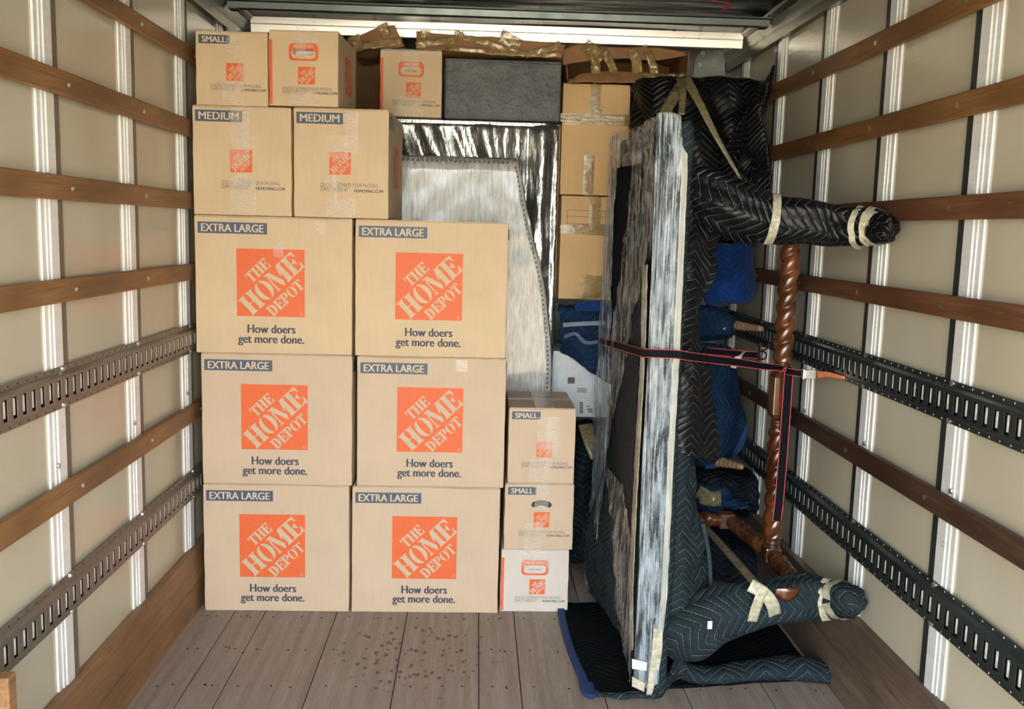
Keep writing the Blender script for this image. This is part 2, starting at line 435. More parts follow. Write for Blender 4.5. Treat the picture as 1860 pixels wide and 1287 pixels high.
def roll(name, path, mat, parent=None, seg=36, n=60, wr=.006, ws=9.0, seed=0.0, flat=1.0, cap=True, uvk=1.0):
    """wrapped tube: path = [(Vector, radius)]"""
    P = crom([Vector(p) for p, r in path], n); Rr = [q.x for q in crom([Vector((r, 0, 0)) for p, r in path], n)]
    V = []; uv = []; t = (P[1] - P[0]).normalized(); u = Vector((0, 0, 1)); u = (u - t * u.dot(t)).normalized(); L = 0
    for i, p in enumerate(P):
        t2 = (P[min(i + 1, n - 1)] - P[max(i - 1, 0)]).normalized(); u = (u - t2 * u.dot(t2)).normalized(); w_ = t2.cross(u)
        if i: L += (P[i] - P[i - 1]).length
        for j in range(seg + 1):
            a_ = 2 * math.pi * j / seg; d = u * math.cos(a_) + w_ * math.sin(a_) * flat
            q = Vector((math.cos(a_) * 1.2, math.sin(a_) * 1.2, L * 2.2))
            rr = Rr[i] + wr * (N3(q, ws / 6, seed) * 1.6 + .5 * N3(q, ws / 2, seed + 3))
            V.append(p + d * rr); uv.append((j / seg * 2 * math.pi * Rr[i] * uvk, L))
    s_ = seg + 1
    F = [(i * s_ + j, i * s_ + j + 1, (i + 1) * s_ + j + 1, (i + 1) * s_ + j) for i in range(n - 1) for j in range(seg)]
    if cap:
        V += [P[0], P[-1]]; uv += [(0, 0), (0, L)]; a_, b_ = len(V) - 2, len(V) - 1
        F += [(a_, j + 1, j) for j in range(seg)] + [(b_, (n - 1) * s_ + j, (n - 1) * s_ + j + 1) for j in range(seg)]
    return obj(name, V, F, mat, parent, True, uv)


def ribbon(name, pts, width, mat, parent=None, up=(0, 0, 1), thick=.0012, n=None, wig=0.0, seed=0.0, w_end=None):
    """flat band along pts; 'up' is the width direction"""
    n = n or max(8, len(pts) * 8); P = crom([Vector(p) for p in pts], n); ups = up if isinstance(up, list) else [up] * 2
    U = crom([Vector(q).normalized() for q in ups], n); V = []; F = []; nc = 5
    for i, p in enumerate(P):
        t = (P[min(i + 1, n - 1)] - P[max(i - 1, 0)]).normalized(); u = U[i]; u = (u - t * u.dot(t)).normalized(); nn = t.cross(u)
        ww = width if w_end is None else width + (w_end - width) * i / (n - 1)
        for j in range(nc):
            q = p + u * ww * (j / (nc - 1) - .5); V.append(q + nn * wig * N3(q, 25, seed))
    F = [(i * nc + j, i * nc + j + 1, (i + 1) * nc + j + 1, (i + 1) * nc + j) for i in range(n - 1) for j in range(nc - 1)]
    o = obj(name, V, F, mat, parent, True)
    q = o.modifiers.new('thickness', 'SOLIDIFY'); q.thickness = thick; q.offset = 0
    return o


def text_mesh(name, body, width, height, mat, bold=.0, align='C', fake=0.0):
    """flat lettering in the xz plane, fitted to width x height, centred on 0,0"""
    cu = bpy.data.curves.new(name, 'FONT'); cu.body = body; cu.size = 1; cu.offset = bold; cu.resolution_u = 3
    cu.space_line = .82
    cu.align_x = {'C': 'CENTER', 'L': 'LEFT'}[align]
    t = bpy.data.objects.new(name, cu); C.objects.link(t)
    dg = bpy.context.evaluated_depsgraph_get(); me = bpy.data.meshes.new_from_object(t.evaluated_get(dg))
    bpy.data.objects.remove(t); bpy.data.curves.remove(cu)
    xs = [v.co.x for v in me.vertices]; ys = [v.co.y for v in me.vertices]
    x0, x1, y0, y1 = min(xs), max(xs), min(ys), max(ys)
    for v in me.vertices:
        v.co = ((v.co.x - (x0 + x1) / 2) * width / (x1 - x0), 0, (v.co.y - (y0 + y1) / 2) * height / (y1 - y0))
    if fake:
        bm = bmesh.new()
        for k_ in (-1, 0, 1):
            m3 = me.copy()
            for v in m3.vertices: v.co.x = v.co.x * (1 - 2 * fake / width) + k_ * fake; v.co.y += k_ * .00004
            bm.from_mesh(m3)
        bm.to_mesh(me); bm.free()
    me.name = name; me.materials.clear(); me.materials.append(mat); me.update()
    return me


def inst(name, me, parent, loc, scale=None):
    o = bpy.data.objects.new(name, me); link(o, parent); o.location = loc
    if scale: o.scale = scale
    return o


def polys_mesh(name, polys, mat):
    V = []; F = []
    for p in polys:
        n = len(V); V += [(x, 0, z) for x, z in p]; F.append(tuple(range(n, n + len(p))))
    me = bpy.data.meshes.new(name); me.from_pydata(V, [], F); me.materials.append(mat)
    bm = bmesh.new(); bm.from_mesh(me); bmesh.ops.triangulate(bm, faces=bm.faces, ngon_method='EAR_CLIP'); bm.to_mesh(me); bm.free()
    return me


# ------------------------------------------------------------ room shell
XL, XR = -1.163, 1.338            # faces of the wall rails
SL, SR = XL - .022, XR + .022     # faces of the studs
PL, PR = XL - .034, XR + .034     # faces of the wall panels
Y0, Y1 = -0.55, 5.27
ZC = 2.665

floor = B(); xe = [PL - .05] + [PZ(*q).x for q in ((433, 1200), (580, 1200), (724, 1200), (869.5, 1200), (941, 1200))]
while xe[-1] < PR - .25: xe.append(xe[-1] + .30)
xe[-1] = PR + .05
xe = [xe[0], xe[0] + .24] + xe[1:]
for a_, b_ in zip(xe, xe[1:]): floor.box(a_ + .0018, b_ - .0018, Y0, Y1, -.03, 0)
floor.box(PL - .05, PR + .05, Y0, Y1, -.06, -.031)
fl = struct(floor.make('floor', M['floor'], bevel=.0012))
sb = B()
for i, (a_, b_) in enumerate(zip(xe, xe[1:])):
    for yy in [2.62 + .305 * q for q in range(9)]:
        for xx in (a_ + .05, (a_ + b_) / 2 + .02, b_ - .06):
            sb.cyl((xx + random.uniform(-.01, .01), yy + random.uniform(-.01, .01), -.0005), .0045, .0011, 'z', 8)
so = sb.make('floor_screw', M['hole'], fl)
so['kind'] = 'stuff'
tr_n = [0]


def trim(b, mat, **kw):
    tr_n[0] += 1
    return struct(b.make('trim_%d' % tr_n[0], mat, **kw))


struct(B().box(PL - .03, PL, Y0, Y1, 0, ZC).make('wall_left', M['panel']))
struct(B().box(PR, PR + .03, Y0, Y1, 0, ZC).make('wall_right', M['panel']))
struct(B().box(PL - .03, PR + .03, Y1, Y1 + .03, 0, ZC).make('wall_back', M['frontwall']))
cl = B(); nseg = 24
for i in range(nseg):      # slightly wavy roof skin
    pass
struct(sheet('ceiling', [[Vector((x, y, ZC + .006 * math.sin(y * 5.15 + 1) + .004 * math.sin(x * 3))) for x in (PL - .02, -.6, 0, .6, PR + .02)] for y in (Y0, .3, 1.2, 2.1, 3.0, 3.9, 4.6, Y1)], M['ceil'], nu=30, nv=50, thick=.02))
# studs
studL = [2.725 + .603 * q for q in range(-4, 5)]
studR = [4.40 + .599 * q for q in range(-6, 2)]
SW = .092


def stud(far, left):
    y1 = far; y0 = far - SW; s = 1 if left else -1; fx = SL if left else SR; px_ = PL if left else PR
    b = B()
    # hat section: base flange with grooves on the near side, raised bright flat on the far side
    def bx(a_, b_, xf): b.box(min(px_, xf), max(px_, xf), a_, b_, .0, ZC - .05)
    bx(y1 - .048, y1, fx)
    bx(y1 - .053, y1 - .0485, fx - s * .010)
    bx(y1 - .066, y1 - .0535, fx - s * .003)
    bx(y1 - .071, y1 - .0665, fx - s * .012)
    bx(y0, y1 - .0715, fx - s * .006)
    o = trim(b, M['alu'])
    st = B(); st.box(min(px_, fx - s * .002), max(px_, fx - s * .002), y1 + .001, y1 + .036, 0, ZC - .05)  # dark strip added for the unlit stud side mirrored in the panel
    q = st.make('reflection_strip', M['reflectL' if left else 'reflectR'], o)
    bb = B()
    for z in (1.77, 2.55, .95):
        bb.cyl((fx if left else fx - .006, y1 - .060, z), .008, .006, 'x', 8)
    bb.make('bolt', M['steel'], o)
    return o


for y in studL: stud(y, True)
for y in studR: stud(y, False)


def rail(z0, z1, left, mat, label, ya=Y0, yb=5.2, name='wooden_rail'):
    x0, x1 = (SL, XL) if left else (XR, SR)
    t = thing(name, label, 'wall rail', ((x0 + x1) / 2, 0, z0), 0, 'wooden rails on the truck walls')
    b = B(); b.box(x0 + .0005, x1 - .0005, ya, yb, z0, z1)
    q = b.make('board', mat, bevel=.004)
    s_ = B(); studs = studL if left else studR
    for y in studs:
        if ya < y < yb: s_.cyl((XL - .0004 if left else XR - .0025, y + .05, (z0 + z1) / 2), .0085, .003, 'x', 10, .3)
    r_ = s_.make('screw', M['steel'])
    kids(t, [q, r_])
    return t


Hh = 1.651
ZL = [.638, .411, .342, .122, .053, -.168, -.234, -.749, -.823]
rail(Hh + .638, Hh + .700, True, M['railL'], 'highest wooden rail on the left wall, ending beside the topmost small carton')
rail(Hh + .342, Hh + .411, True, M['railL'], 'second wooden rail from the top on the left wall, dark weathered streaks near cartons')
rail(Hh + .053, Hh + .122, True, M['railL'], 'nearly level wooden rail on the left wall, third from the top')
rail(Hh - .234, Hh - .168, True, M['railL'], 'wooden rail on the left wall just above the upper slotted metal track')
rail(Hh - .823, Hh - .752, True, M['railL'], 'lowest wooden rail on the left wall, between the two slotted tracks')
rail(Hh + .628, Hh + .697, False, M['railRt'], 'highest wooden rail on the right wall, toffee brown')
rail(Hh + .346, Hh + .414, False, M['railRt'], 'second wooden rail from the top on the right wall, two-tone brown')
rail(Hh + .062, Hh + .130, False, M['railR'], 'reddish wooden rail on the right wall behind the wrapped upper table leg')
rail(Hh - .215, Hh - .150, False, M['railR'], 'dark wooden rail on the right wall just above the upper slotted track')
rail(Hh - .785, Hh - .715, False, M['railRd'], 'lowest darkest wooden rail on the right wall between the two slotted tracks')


def etrack(z0, z1, left, label):
    s = 1 if left else -1; base = SL if left else SR; face = base + s * .020; mt = M['trackL' if left else 'trackR']
    t = thing('slotted_track', label, 'cargo track', (base, 0, z0), 0, 'slotted cargo tracks on the walls')
    h = z1 - z0; ya, yb = 0.3, 5.2; zc = (z0 + z1) / 2; sh = .056 / 2; b = B()

    def bx(xa, xb, *r): b.box(min(xa, xb), max(xa, xb), *r)
    # flanges
    bx(base, base + s * .003, ya, yb, z0, z0 + .017); bx(base, base + s * .003, ya, yb, z1 - .017, z1)
    # shoulders (sloped)
    for za, zb in ((z0 + .015, z0 + .024), (z1 - .015, z1 - .024)):
        pr = [(base, za), (base + s * .003, za), (face, zb), (face - s * .003, zb)]
        b.prism(pr, ya, yb)
    bx(face - s * .003, face, ya, yb, z0 + .023, zc - sh); bx(face - s * .003, face, ya, yb, zc + sh, z1 - .023)
    n = int((yb - ya) / .0508); y_s = (studL[4] if left else studR[3]) + .05
    y = y_s - int((y_s - ya) / .0508) * .0508 + .0254
    prev = ya; lips = B(); dots = B()
    while y < yb - .03:
        bx(face - s * .003, face, prev, y - .0125, zc - sh, zc + sh); prev = y + .0125
        # turned lip at the far/near side of the slot, a rolled bright tab
        lips.cyl((face - s * .0085, y - .0015, zc - sh + .009), .0078, sh * 2 - .013, 'z', 8)
        for zz in (z0 + .007, z1 - .007): dots.cyl((base + s * .0025 if left else base - .0035, y, zz), .003, .001, 'x', 6)
        y += .0508
    bx(face - s * .003, face, prev, yb, zc - sh, zc + sh)
    back = B(); back.box(min(base, base + s * .001), max(base, base + s * .001), ya, yb, z0 + .02, z1 - .02)
    bo = B()
    for yy in (studL if left else studR):
        if yy > ya:
            for zz in (z0 + .008, z1 - .008): bo.cyl((base + s * .003 if left else base - .009, yy - .02, zz), .009, .006, 'x', 8, .3)
    P_ = [b.make('track_plate', mt), lips.make('slot_lip', M['lip'], smooth=True), back.make('slot_shadow_plate', M['hole']),
          dots.make('flange_hole', M['hole' if left else 'lip']), bo.make('bolt', M['steel'])]
    P_[3]['kind'] = 'stuff'; P_[1]['kind'] = 'stuff'
    kids(t, P_)
    return t


etrack(Hh - .539, Hh - .418, True, 'upper slotted metal track on the left wall, warm grey')
etrack(Hh - 1.159, Hh - 1.034, True, 'lower slotted metal track on the left wall, warm grey')
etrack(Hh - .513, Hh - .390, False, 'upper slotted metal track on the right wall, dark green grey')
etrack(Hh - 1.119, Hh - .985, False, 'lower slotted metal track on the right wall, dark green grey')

# kick boards: two planks each side
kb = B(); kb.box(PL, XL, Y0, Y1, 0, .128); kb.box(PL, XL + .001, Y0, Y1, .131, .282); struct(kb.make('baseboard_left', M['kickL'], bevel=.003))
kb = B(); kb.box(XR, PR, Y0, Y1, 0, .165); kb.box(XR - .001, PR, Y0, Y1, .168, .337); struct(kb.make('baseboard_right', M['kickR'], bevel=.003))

# top corner rails, roof bows, cove
for left in (True, False):
    s = 1 if left else -1; x = PL if left else PR
    b = B(); b.prism([(x, ZC - .125), (x + s * .03, ZC - .125), (x + s * .034, ZC - .085), (x + s * .05, ZC - .03), (x + s * .05, ZC), (x, ZC)], Y0, Y1)
    b.prism([(x + s * .05, ZC - .03), (x + s * .068, ZC - .012), (x + s * .075, ZC - .001), (x + s * .05, ZC - .001)], Y0, Y1)
    trim(b, M['toprail'])
for y in (1.35, 2.4, 3.44, 4.44):
    b = B(); z = ZC - .055
    
    # hat section running across the truck
    n = len(b.v)
    prof = [(-.045, .034), (-.045, .028), (-.026, .026), (-.020, 0), (.020, 0), (.026, .026), (.045, .028), (.045, .034)]
    for xx in (PL + .055, PR - .055): b.v += [(xx, y + p, z + q) for p, q in prof]
    m_ = len(prof); b.f += [(n + i, n + (i + 1) % m_, n + m_ + (i + 1) % m_, n + m_ + i) for i in range(m_)] + [tuple(range(n, n + m_)), tuple(range(n + m_, n + 2 * m_))]
    for xx in (PL + .06, PR - .10): b.box(xx, xx + .04, y - .03, y + .03, z - .006, z)
    trim(b, M['bow'])
b = B(); yc = 4.83
b.prism([(0, 0), (0, 0), (0, 0)], 0, 0) if False else None
n = 0
prof = [(yc, ZC - .004), (yc + .004, ZC - .034), (yc + .010, ZC - .037), (yc + .006, ZC - .040), (yc + .012, ZC - .076), (yc + .03, ZC - .080), (yc + .03, ZC - .004)]
m_ = len(prof)
b.v = [(x, p, q) for x in (PL + .06, PR - .06) for p, q in prof]
b.f = [(i, (i + 1) % m_, m_ + (i + 1) % m_, m_ + i) for i in range(m_)] + [tuple(range(m_)), tuple(range(m_, 2 * m_))]
trim(b, M['cove'])
rm = ribbon('red_mark', [PZ(*q, ZC - .022) for q in ((1291, 1), (1306, 3), (1319, 5), (1325, 9), (1321, 14), (1313, 18))], .016, M['webbing_red'], bpy.data.objects['ceiling'], up=(1, 0, 0), thick=.0006)
# steel gusset plate on the front wall
pl = thing('corner_bracket', 'grey riveted steel gusset plate high in the far right corner', 'bracket', PY(1285, 130, 5.25))
q0 = [PY(*p, 5.255) for p in ((1258, 152), (1262, 110), (1270, 95), (1282, 90), (1316, 92), (1318, 160))]
b = B(); n = len(q0); b.v = [tuple(p) for p in q0] + [tuple(p + Vector((0, .008, 0))) for p in q0]
b.f = [tuple(range(n)), tuple(reversed(range(n, 2 * n)))] + [(i, (i + 1) % n, n + (i + 1) % n, n + i) for i in range(n)]
rv = B()
for p in ((1277, 96), (1271, 118)): rv.cyl(tuple(PY(*p, 5.25)), .012, .006, 'y', 12, .3)
kids(pl, [b.make('plate', metal_mat('bracket steel', (.32, .34, .34), .4, .6)), rv.make('rivet', M['steel'])])

# ------------------------------------------------------------ lettering for the cartons
def stem(x0, x1, s=.07):
    return [(x0 - s, 0), (x1 + s, 0), (x1 + s, .05), (x1, .10), (x1, .90), (x1 + s, .95), (x1 + s, 1), (x0 - s, 1), (x0 - s, .95), (x0, .90), (x0, .10), (x0 - s, .05)]


def arc(cx, cy, rx, ry, a0, a1, n=12):
    return [(cx + rx * math.cos(math.radians(a0 + (a1 - a0) * i / n)), cy + ry * math.sin(math.radians(a0 + (a1 - a0) * i / n))) for i in range(n + 1)]


GL = {
    'H': (.98, [stem(.09, .37), stem(.61, .89), [(.37, .47), (.46, .47), (.46, .55), (.37, .55)], [(.52, .45), (.61, .45), (.61, .53), (.52, .53)]]),
    'O': (.92, [arc(.46, .5, .44, .52, 96, 264) + arc(.40, .5, .13, .43, 264, 96), arc(.46, .5, .44, .52, -84, 84) + arc(.52, .5, .13, .43, 84, -84)]),
    'M': (1.18, [[(0, 0), (.22, 0), (.22, .05), (.15, .08), (.15, .80), (.07, .80), (.07, .08), (0, .05)], [(0, 1), (.34, 1), (.66, .22), (.56, 0), (.50, 0), (.10, .92), (0, .95)],
                 [(.74, .05), (.74, 0), (1.16, 0), (1.16, .05), (1.09, .1), (1.09, .90), (1.16, .95), (1.16, 1), (.86, 1), (.68, .52), (.72, .40), (.81, .62), (.81, .1)]]),
    'E': (.82, [stem(.09, .37), [(.41, 1), (.80, 1), (.80, .68), (.74, .68), (.66, .86), (.41, .94)], [(.41, .54), (.52, .58), (.58, .68), (.63, .68), (.63, .34), (.58, .34), (.52, .44), (.41, .48)],
                [(.41, 0), (.80, 0), (.80, .32), (.74, .32), (.66, .14), (.41, .06)]]),
    'T': (.84, [stem(.29, .55), [(.02, 1), (.25, 1), (.25, .94), (.14, .86), (.08, .68), (.02, .68)], [(.59, 1), (.82, 1), (.82, .68), (.76, .68), (.70, .86), (.59, .94)]]),
    'D': (.90, [stem(.09, .35), [(.40, .0)] + arc(.42, .5, .44, .5, -88, 88) + [(.40, 1.0), (.40, .93)] + arc(.42, .5, .14, .42, 84, -84) + [(.40, .07)]]),
    'P': (.82, [stem(.09, .36), [(.41, .40)] + arc(.42, .70, .37, .30, -88, 88) + [(.41, 1.0), (.41, .93)] + arc(.42, .70, .10, .22, 84, -84) + [(.41, .47)]]),
}


def word(wd, x, z, length, cap, ang):
    tot = sum(GL[c][0] for c in wd); kx = length / tot; ca, sa = math.cos(ang), math.sin(ang); out = []; u = 0
    for c in wd:
        for p in GL[c][1]:
            out.append([(x + (u + a_ * kx) * ca - b_ * cap * sa, z + (u + a_ * kx) * sa + b_ * cap * ca) for a_, b_ in p])
        u += GL[c][0] * kx
    return out


A45 = math.radians(44)
def clip(poly):
    for ax, lim, sg in ((0, 0, 1), (0, 1, -1), (1, 0, 1), (1, 1, -1)):
        o_ = []
        for i, p in enumerate(poly):
            q = poly[i - 1]; ip = sg * (p[ax] - lim) >= 0; iq = sg * (q[ax] - lim) >= 0
            if ip != iq:
                t = (lim - q[ax]) / (p[ax] - q[ax]); o_.append((q[0] + (p[0] - q[0]) * t, q[1] + (p[1] - q[1]) * t))
            if ip: o_.append(p)
        poly = o_
        if len(poly) < 3: return None
    return poly


lp = word('HOME', .225, .005, 1.085, .305, A45) + word('THE', .225, .485, .395, .165, A45) + word('DEPOT', .535, -.005, .665, .165, A45)
lp = [clip(p) for p in lp]; lp = [[(x - .5, z - .5) for x, z in p] for p in lp if p]
lp += [[(x * .025 + .45, z * .025 - .455) for x, z in arc(0, 0, 1, 1, 0, 350, 14) + arc(0, 0, .75, .75, 350, 0, 14)]]
MC = {}
for key, mt in (('card', M['card']), ('card_pink', M['card_pink']), ('card_white', M['card_white'])):
    MC[key] = polys_mesh('logo_lettering', lp, mt)
ME_SQ = polys_mesh('logo', [[(-.5, -.5), (.5, -.5), (.5, .5), (-.5, .5)]], M['orange'])
ME_BAND = polys_mesh('size_band', [[(-.5, -.5), (.5, -.5), (.5, .5), (-.5, .5)]], M['navy'])
ME_BRED = polys_mesh('edge_stripe', [[(-.5, -.5), (.5, -.5), (.5, .5), (-.5, .5)]], M['orange'])
TX = {}
for key, tx, w_, h_ in (('XL', 'EXTRA LARGE', .252, .0315), ('MED', 'MEDIUM', .160, .030), ('SML', 'SMALL', .095, .0225)):
    TX[key] = text_mesh('size_lettering', tx, w_, h_, M['card_print'], .0, fake=.0010)
TX['SLOG'] = text_mesh('slogan', 'How doers\nget more done.', .272, .088, M['ink'], .0, fake=.0016)
TX['QUICK'] = text_mesh('small_print', 'QUICKLY ESTIMATE YOUR PACKING\nSUPPLY NEEDS AT', .205, .026, M['ink_soft'], .0, 'L')
TX['HDM'] = text_mesh('web_address', 'HDMOVING.COM', .112, .0105, M['ink'], .0, fake=.0004)
TX['EASY'] = text_mesh('easy_lettering', 'MOVE EASY', .082, .011, M['card_print'], .0, fake=.0005)
TX['PUSH'] = text_mesh('push_lettering', 'PUSH HERE', .050, .007, M['ink_soft'], .004)


def rrect(w_, h_, r, n=6):
    out = []
    for cx, cz, a0 in ((w_ / 2 - r, h_ / 2 - r, 0), (-w_ / 2 + r, h_ / 2 - r, 90), (-w_ / 2 + r, -h_ / 2 + r, 180), (w_ / 2 - r, -h_ / 2 + r, 270)):
        out += arc(cx, cz, r, r, a0, a0 + 90, n)
    return out


def ring_mesh(name, outer, inner, mat):
    n = len(outer); V = [(x, 0, z) for x, z in outer] + [(x, 0, z) for x, z in inner]
    F = [(i, (i + 1) % n, n + (i + 1) % n, n + i) for i in range(n)]
    me = bpy.data.meshes.new(name); me.from_pydata(V, [], F); me.materials.append(mat); return me


ME_GRIP = ring_mesh('grip_frame', [(x, z) for x, z in rrect(.118, .068, .018)], [(x, z - .008) for x, z in rrect(.098, .036, .017)], M['orange'])


def carton_body(w_, d, h, mat, parent, hole=None, jit=.0025, seed=0):
    rnd = random.Random(seed); n = 7; V = {}; L = []; F = []

    def vid(i, j, k_):
        if (i, j, k_) not in V:
            x = (i / n - .5) * w_; y = (j / n - .5) * d; z = k_ / n * h
            p = Vector((x, y, z)); e = [i in (0, n), j in (0, n), k_ in (0, n)]
            if sum(e) >= 2:
                if not e[0] or e[2]: p.z += (-1 if k_ == n else 1) * rnd.uniform(0, jit) * (1 if k_ == n else .3)
                if e[0]: p.x += (-1 if i == n else 1) * rnd.uniform(0, jit)
            elif e[0]: p.x += (1 if i == n else -1) * .0015 * rnd.random()
            V[(i, j, k_)] = len(L); L.append(p)
        return V[(i, j, k_)]
    for a_ in range(n):
        for b_ in range(n):
            F.append((vid(a_, 0, b_), vid(a_ + 1, 0, b_), vid(a_ + 1, 0, b_ + 1), vid(a_, 0, b_ + 1)))
            F.append((vid(a_ + 1, n, b_), vid(a_, n, b_), vid(a_, n, b_ + 1), vid(a_ + 1, n, b_ + 1)))
            F.append((vid(0, a_ + 1, b_), vid(0, a_, b_), vid(0, a_, b_ + 1), vid(0, a_ + 1, b_ + 1)))
            F.append((vid(n, a_, b_), vid(n, a_ + 1, b_), vid(n, a_ + 1, b_ + 1), vid(n, a_, b_ + 1)))
            F.append((vid(a_, b_, n), vid(a_ + 1, b_, n), vid(a_ + 1, b_ + 1, n), vid(a_, b_ + 1, n)))
            F.append((vid(a_, b_ + 1, 0), vid(a_ + 1, b_ + 1, 0), vid(a_ + 1, b_, 0), vid(a_, b_, 0)))
    o = obj('body', L, F, mat, parent)
    q = o.modifiers.new('bevel', 'BEVEL'); q.width = .003; q.segments = 2; q.limit_method = 'ANGLE'; q.angle_limit = math.radians(50)
    if hole:
        n_ = len(hole); depth = .06
        c_ = B(); c_.v = [(x, -d / 2 - .02, z) for x, z in hole] + [(x, -d / 2 + depth, z) for x, z in hole]
        c_.f = [tuple(range(n_)), tuple(reversed(range(n_, 2 * n_)))] + [(i, (i + 1) % n_, n_ + (i + 1) % n_, n_ + i) for i in range(n_)]
        co = c_.make('cutter', mat)
        bpy.context.view_layer.update()
        q2 = o.modifiers.new('hole', 'BOOLEAN'); q2.operation = 'DIFFERENCE'; q2.object = co; q2.solver = 'EXACT'
        sv = o.parent; o.parent = None
        bpy.context.view_layer.update()
        dg = bpy.context.evaluated_depsgraph_get(); me = bpy.data.meshes.new_from_object(o.evaluated_get(dg))
        o.modifiers.clear(); o.data = me; o.parent = sv
        bpy.data.objects.remove(co)
    return o


def tapepatch(parent, x0, x1, z0, z1, y, mat='tape_clear', seed=0, name='tape'):
    """clear tape stuck flat on the front face, a shade off the board, with wrinkles"""
    rnd = random.Random(seed + 5); nx, nz = 8, 14; V = []
    for j in range(nz):
        for i in range(nx):
            ex = rnd.uniform(-.002, .002) if i in (0, nx - 1) else 0
            x = x0 + (x1 - x0) * i / (nx - 1) + ex; z = z0 + (z1 - z0) * j / (nz - 1) + (rnd.uniform(-.003, .003) if j in (0, nz - 1) else 0)
            V.append((x, y - .0016 - .0010 * rnd.random() * (0 < i < nx - 1), z))
    F = [(j * nx + i, j * nx + i + 1, (j + 1) * nx + i + 1, (j + 1) * nx + i) for j in range(nz - 1) for i in range(nx - 1)]
    return obj(name, V, F, M[mat], parent, True)


def carton(px0, px1, pyb, pyt, Yf, d, kind, label, mat='card', z0=None, h=None, rz=0.0, hole=None, seed=0, group=None, x_=None, cat='box'):
    cx = (px0 + px1) / 2; pb = PY(cx, pyb, Yf); pt = PY(cx, pyt, Yf); w_ = (PY(px1, (pyb + pyt) / 2, Yf) - PY(px0, (pyb + pyt) / 2, Yf)).x
    z0 = pb.z if z0 is None else z0; h = (pt.z - z0) if h is None else h
    xm = PY(cx, (pyb + pyt) / 2, Yf).x
    t = thing({'XL': 'extra_large_box', 'MED': 'medium_box'}.get(kind, 'small_box'), label, cat, (xm, Yf + d / 2, z0), rz, group)
    carton_body(w_, d, h, M[mat], t, hole, seed=seed)
    t['_w'] = w_; t['_d'] = d; t['_h'] = h
    f = -d / 2
    # two top flaps
    for s_ in (-1, 1):
        fb = B(); fb.box(-w_ / 2 + .004, w_ / 2 - .004, min(s_ * .001, s_ * (d / 2 - .004)), max(s_ * .001, s_ * (d / 2 - .004)), h - .001, h + .0022)
        fb.make('flap', M[mat], t)
    return t, w_, d, h, f


def logo(t, x, z, s, f, mat, sy=1.0):
    q = inst('logo', ME_SQ, t, (x, f - .0007, z), (s, 1, s * sy))
    r = inst('lettering', MC[mat], q, (0, -.0005, 0))


LV = [0.0, .560, 1.118, 1.683]
print('levels', [(p, round(PY(p[0], p[1], 3.9).z, 3)) for p in ((370, 1102), (635, 1112), (370, 877), (500, 879), (500, 641), (500, 395), (780, 885), (780, 647), (780, 403), (430, 391), (430, 194), (420, 58), (620, 397), (620, 197), (550, 55), (975, 1112), (975, 993), (975, 869), (980, 742))])


def xl(px0, px1, pyb, pyt, lvl, label, dx=0.0, rz=0.0, seed=0, Yf=3.9, tp=()):
    t, w_, d, h, f = carton(px0, px1, pyb, pyt, Yf, .505, 'XL', label, 'card_pink' if lvl == 0 else ('card_pink' if lvl == 1 else 'card'), LV[lvl], LV[lvl + 1] - LV[lvl] - .0035, rz, None, seed, 'extra large cartons in two stacks')
    k = 'card_pink' if lvl < 2 else 'card'
    logo(t, dx, h / 2 + .013, .277, f, k)
    q = inst('size_band', ME_BAND, t, (-w_ / 2 + .155 + dx * .0, f - .0007, h - .047), (.280, 1, .046))
    r = inst('size_lettering', TX['XL'], q, (0, -.0005, 0)); r.scale = (1 / .280, 1, 1 / .046)
    inst('slogan', TX['SLOG'], t, (dx, f - .0008, .077))
    bs = inst('size_band', ME_BAND, t, (w_ / 2 + .0022, -d / 2 + .10, h - .047), (.16, 1, .046)); bs.rotation_euler = (0, 0, math.pi / 2)
    for i, p in enumerate(tp): tapepatch(t, *p, f, seed=seed + i)
    # crease lines of the seam near the right edge and dust
    return t


xl(370, 635, 1106, 878, 0, 'extra large carton on the floor, bottom of the left stack', -.018, 0, 1)
xl(367, 641, 878, 641, 1, 'extra large carton in the middle of the left stack, against the left wall', -.011, -.004, 2)
xl(354, 640, 641, 395, 2, 'extra large carton on top of the left stack, under the two medium cartons', -.013, .006, 3, tp=((.0, .04, .40, .46), (.17, .21, .50, .545)))
xl(639, 907, 1114, 885, 0, 'extra large carton on the floor, bottom of the right stack', -.005, 0, 4)
xl(648, 918, 885, 648, 1, 'extra large carton in the middle of the right stack, white tape at its top edge', -.005, .0, 5, tp=((.10, .15, .50, .552), (.10, .15, .50, .552)))
xl(645, 922, 648, 403, 2, 'extra large carton on top of the right stack, in front of the film-wrapped panel', -.010, .0, 6)


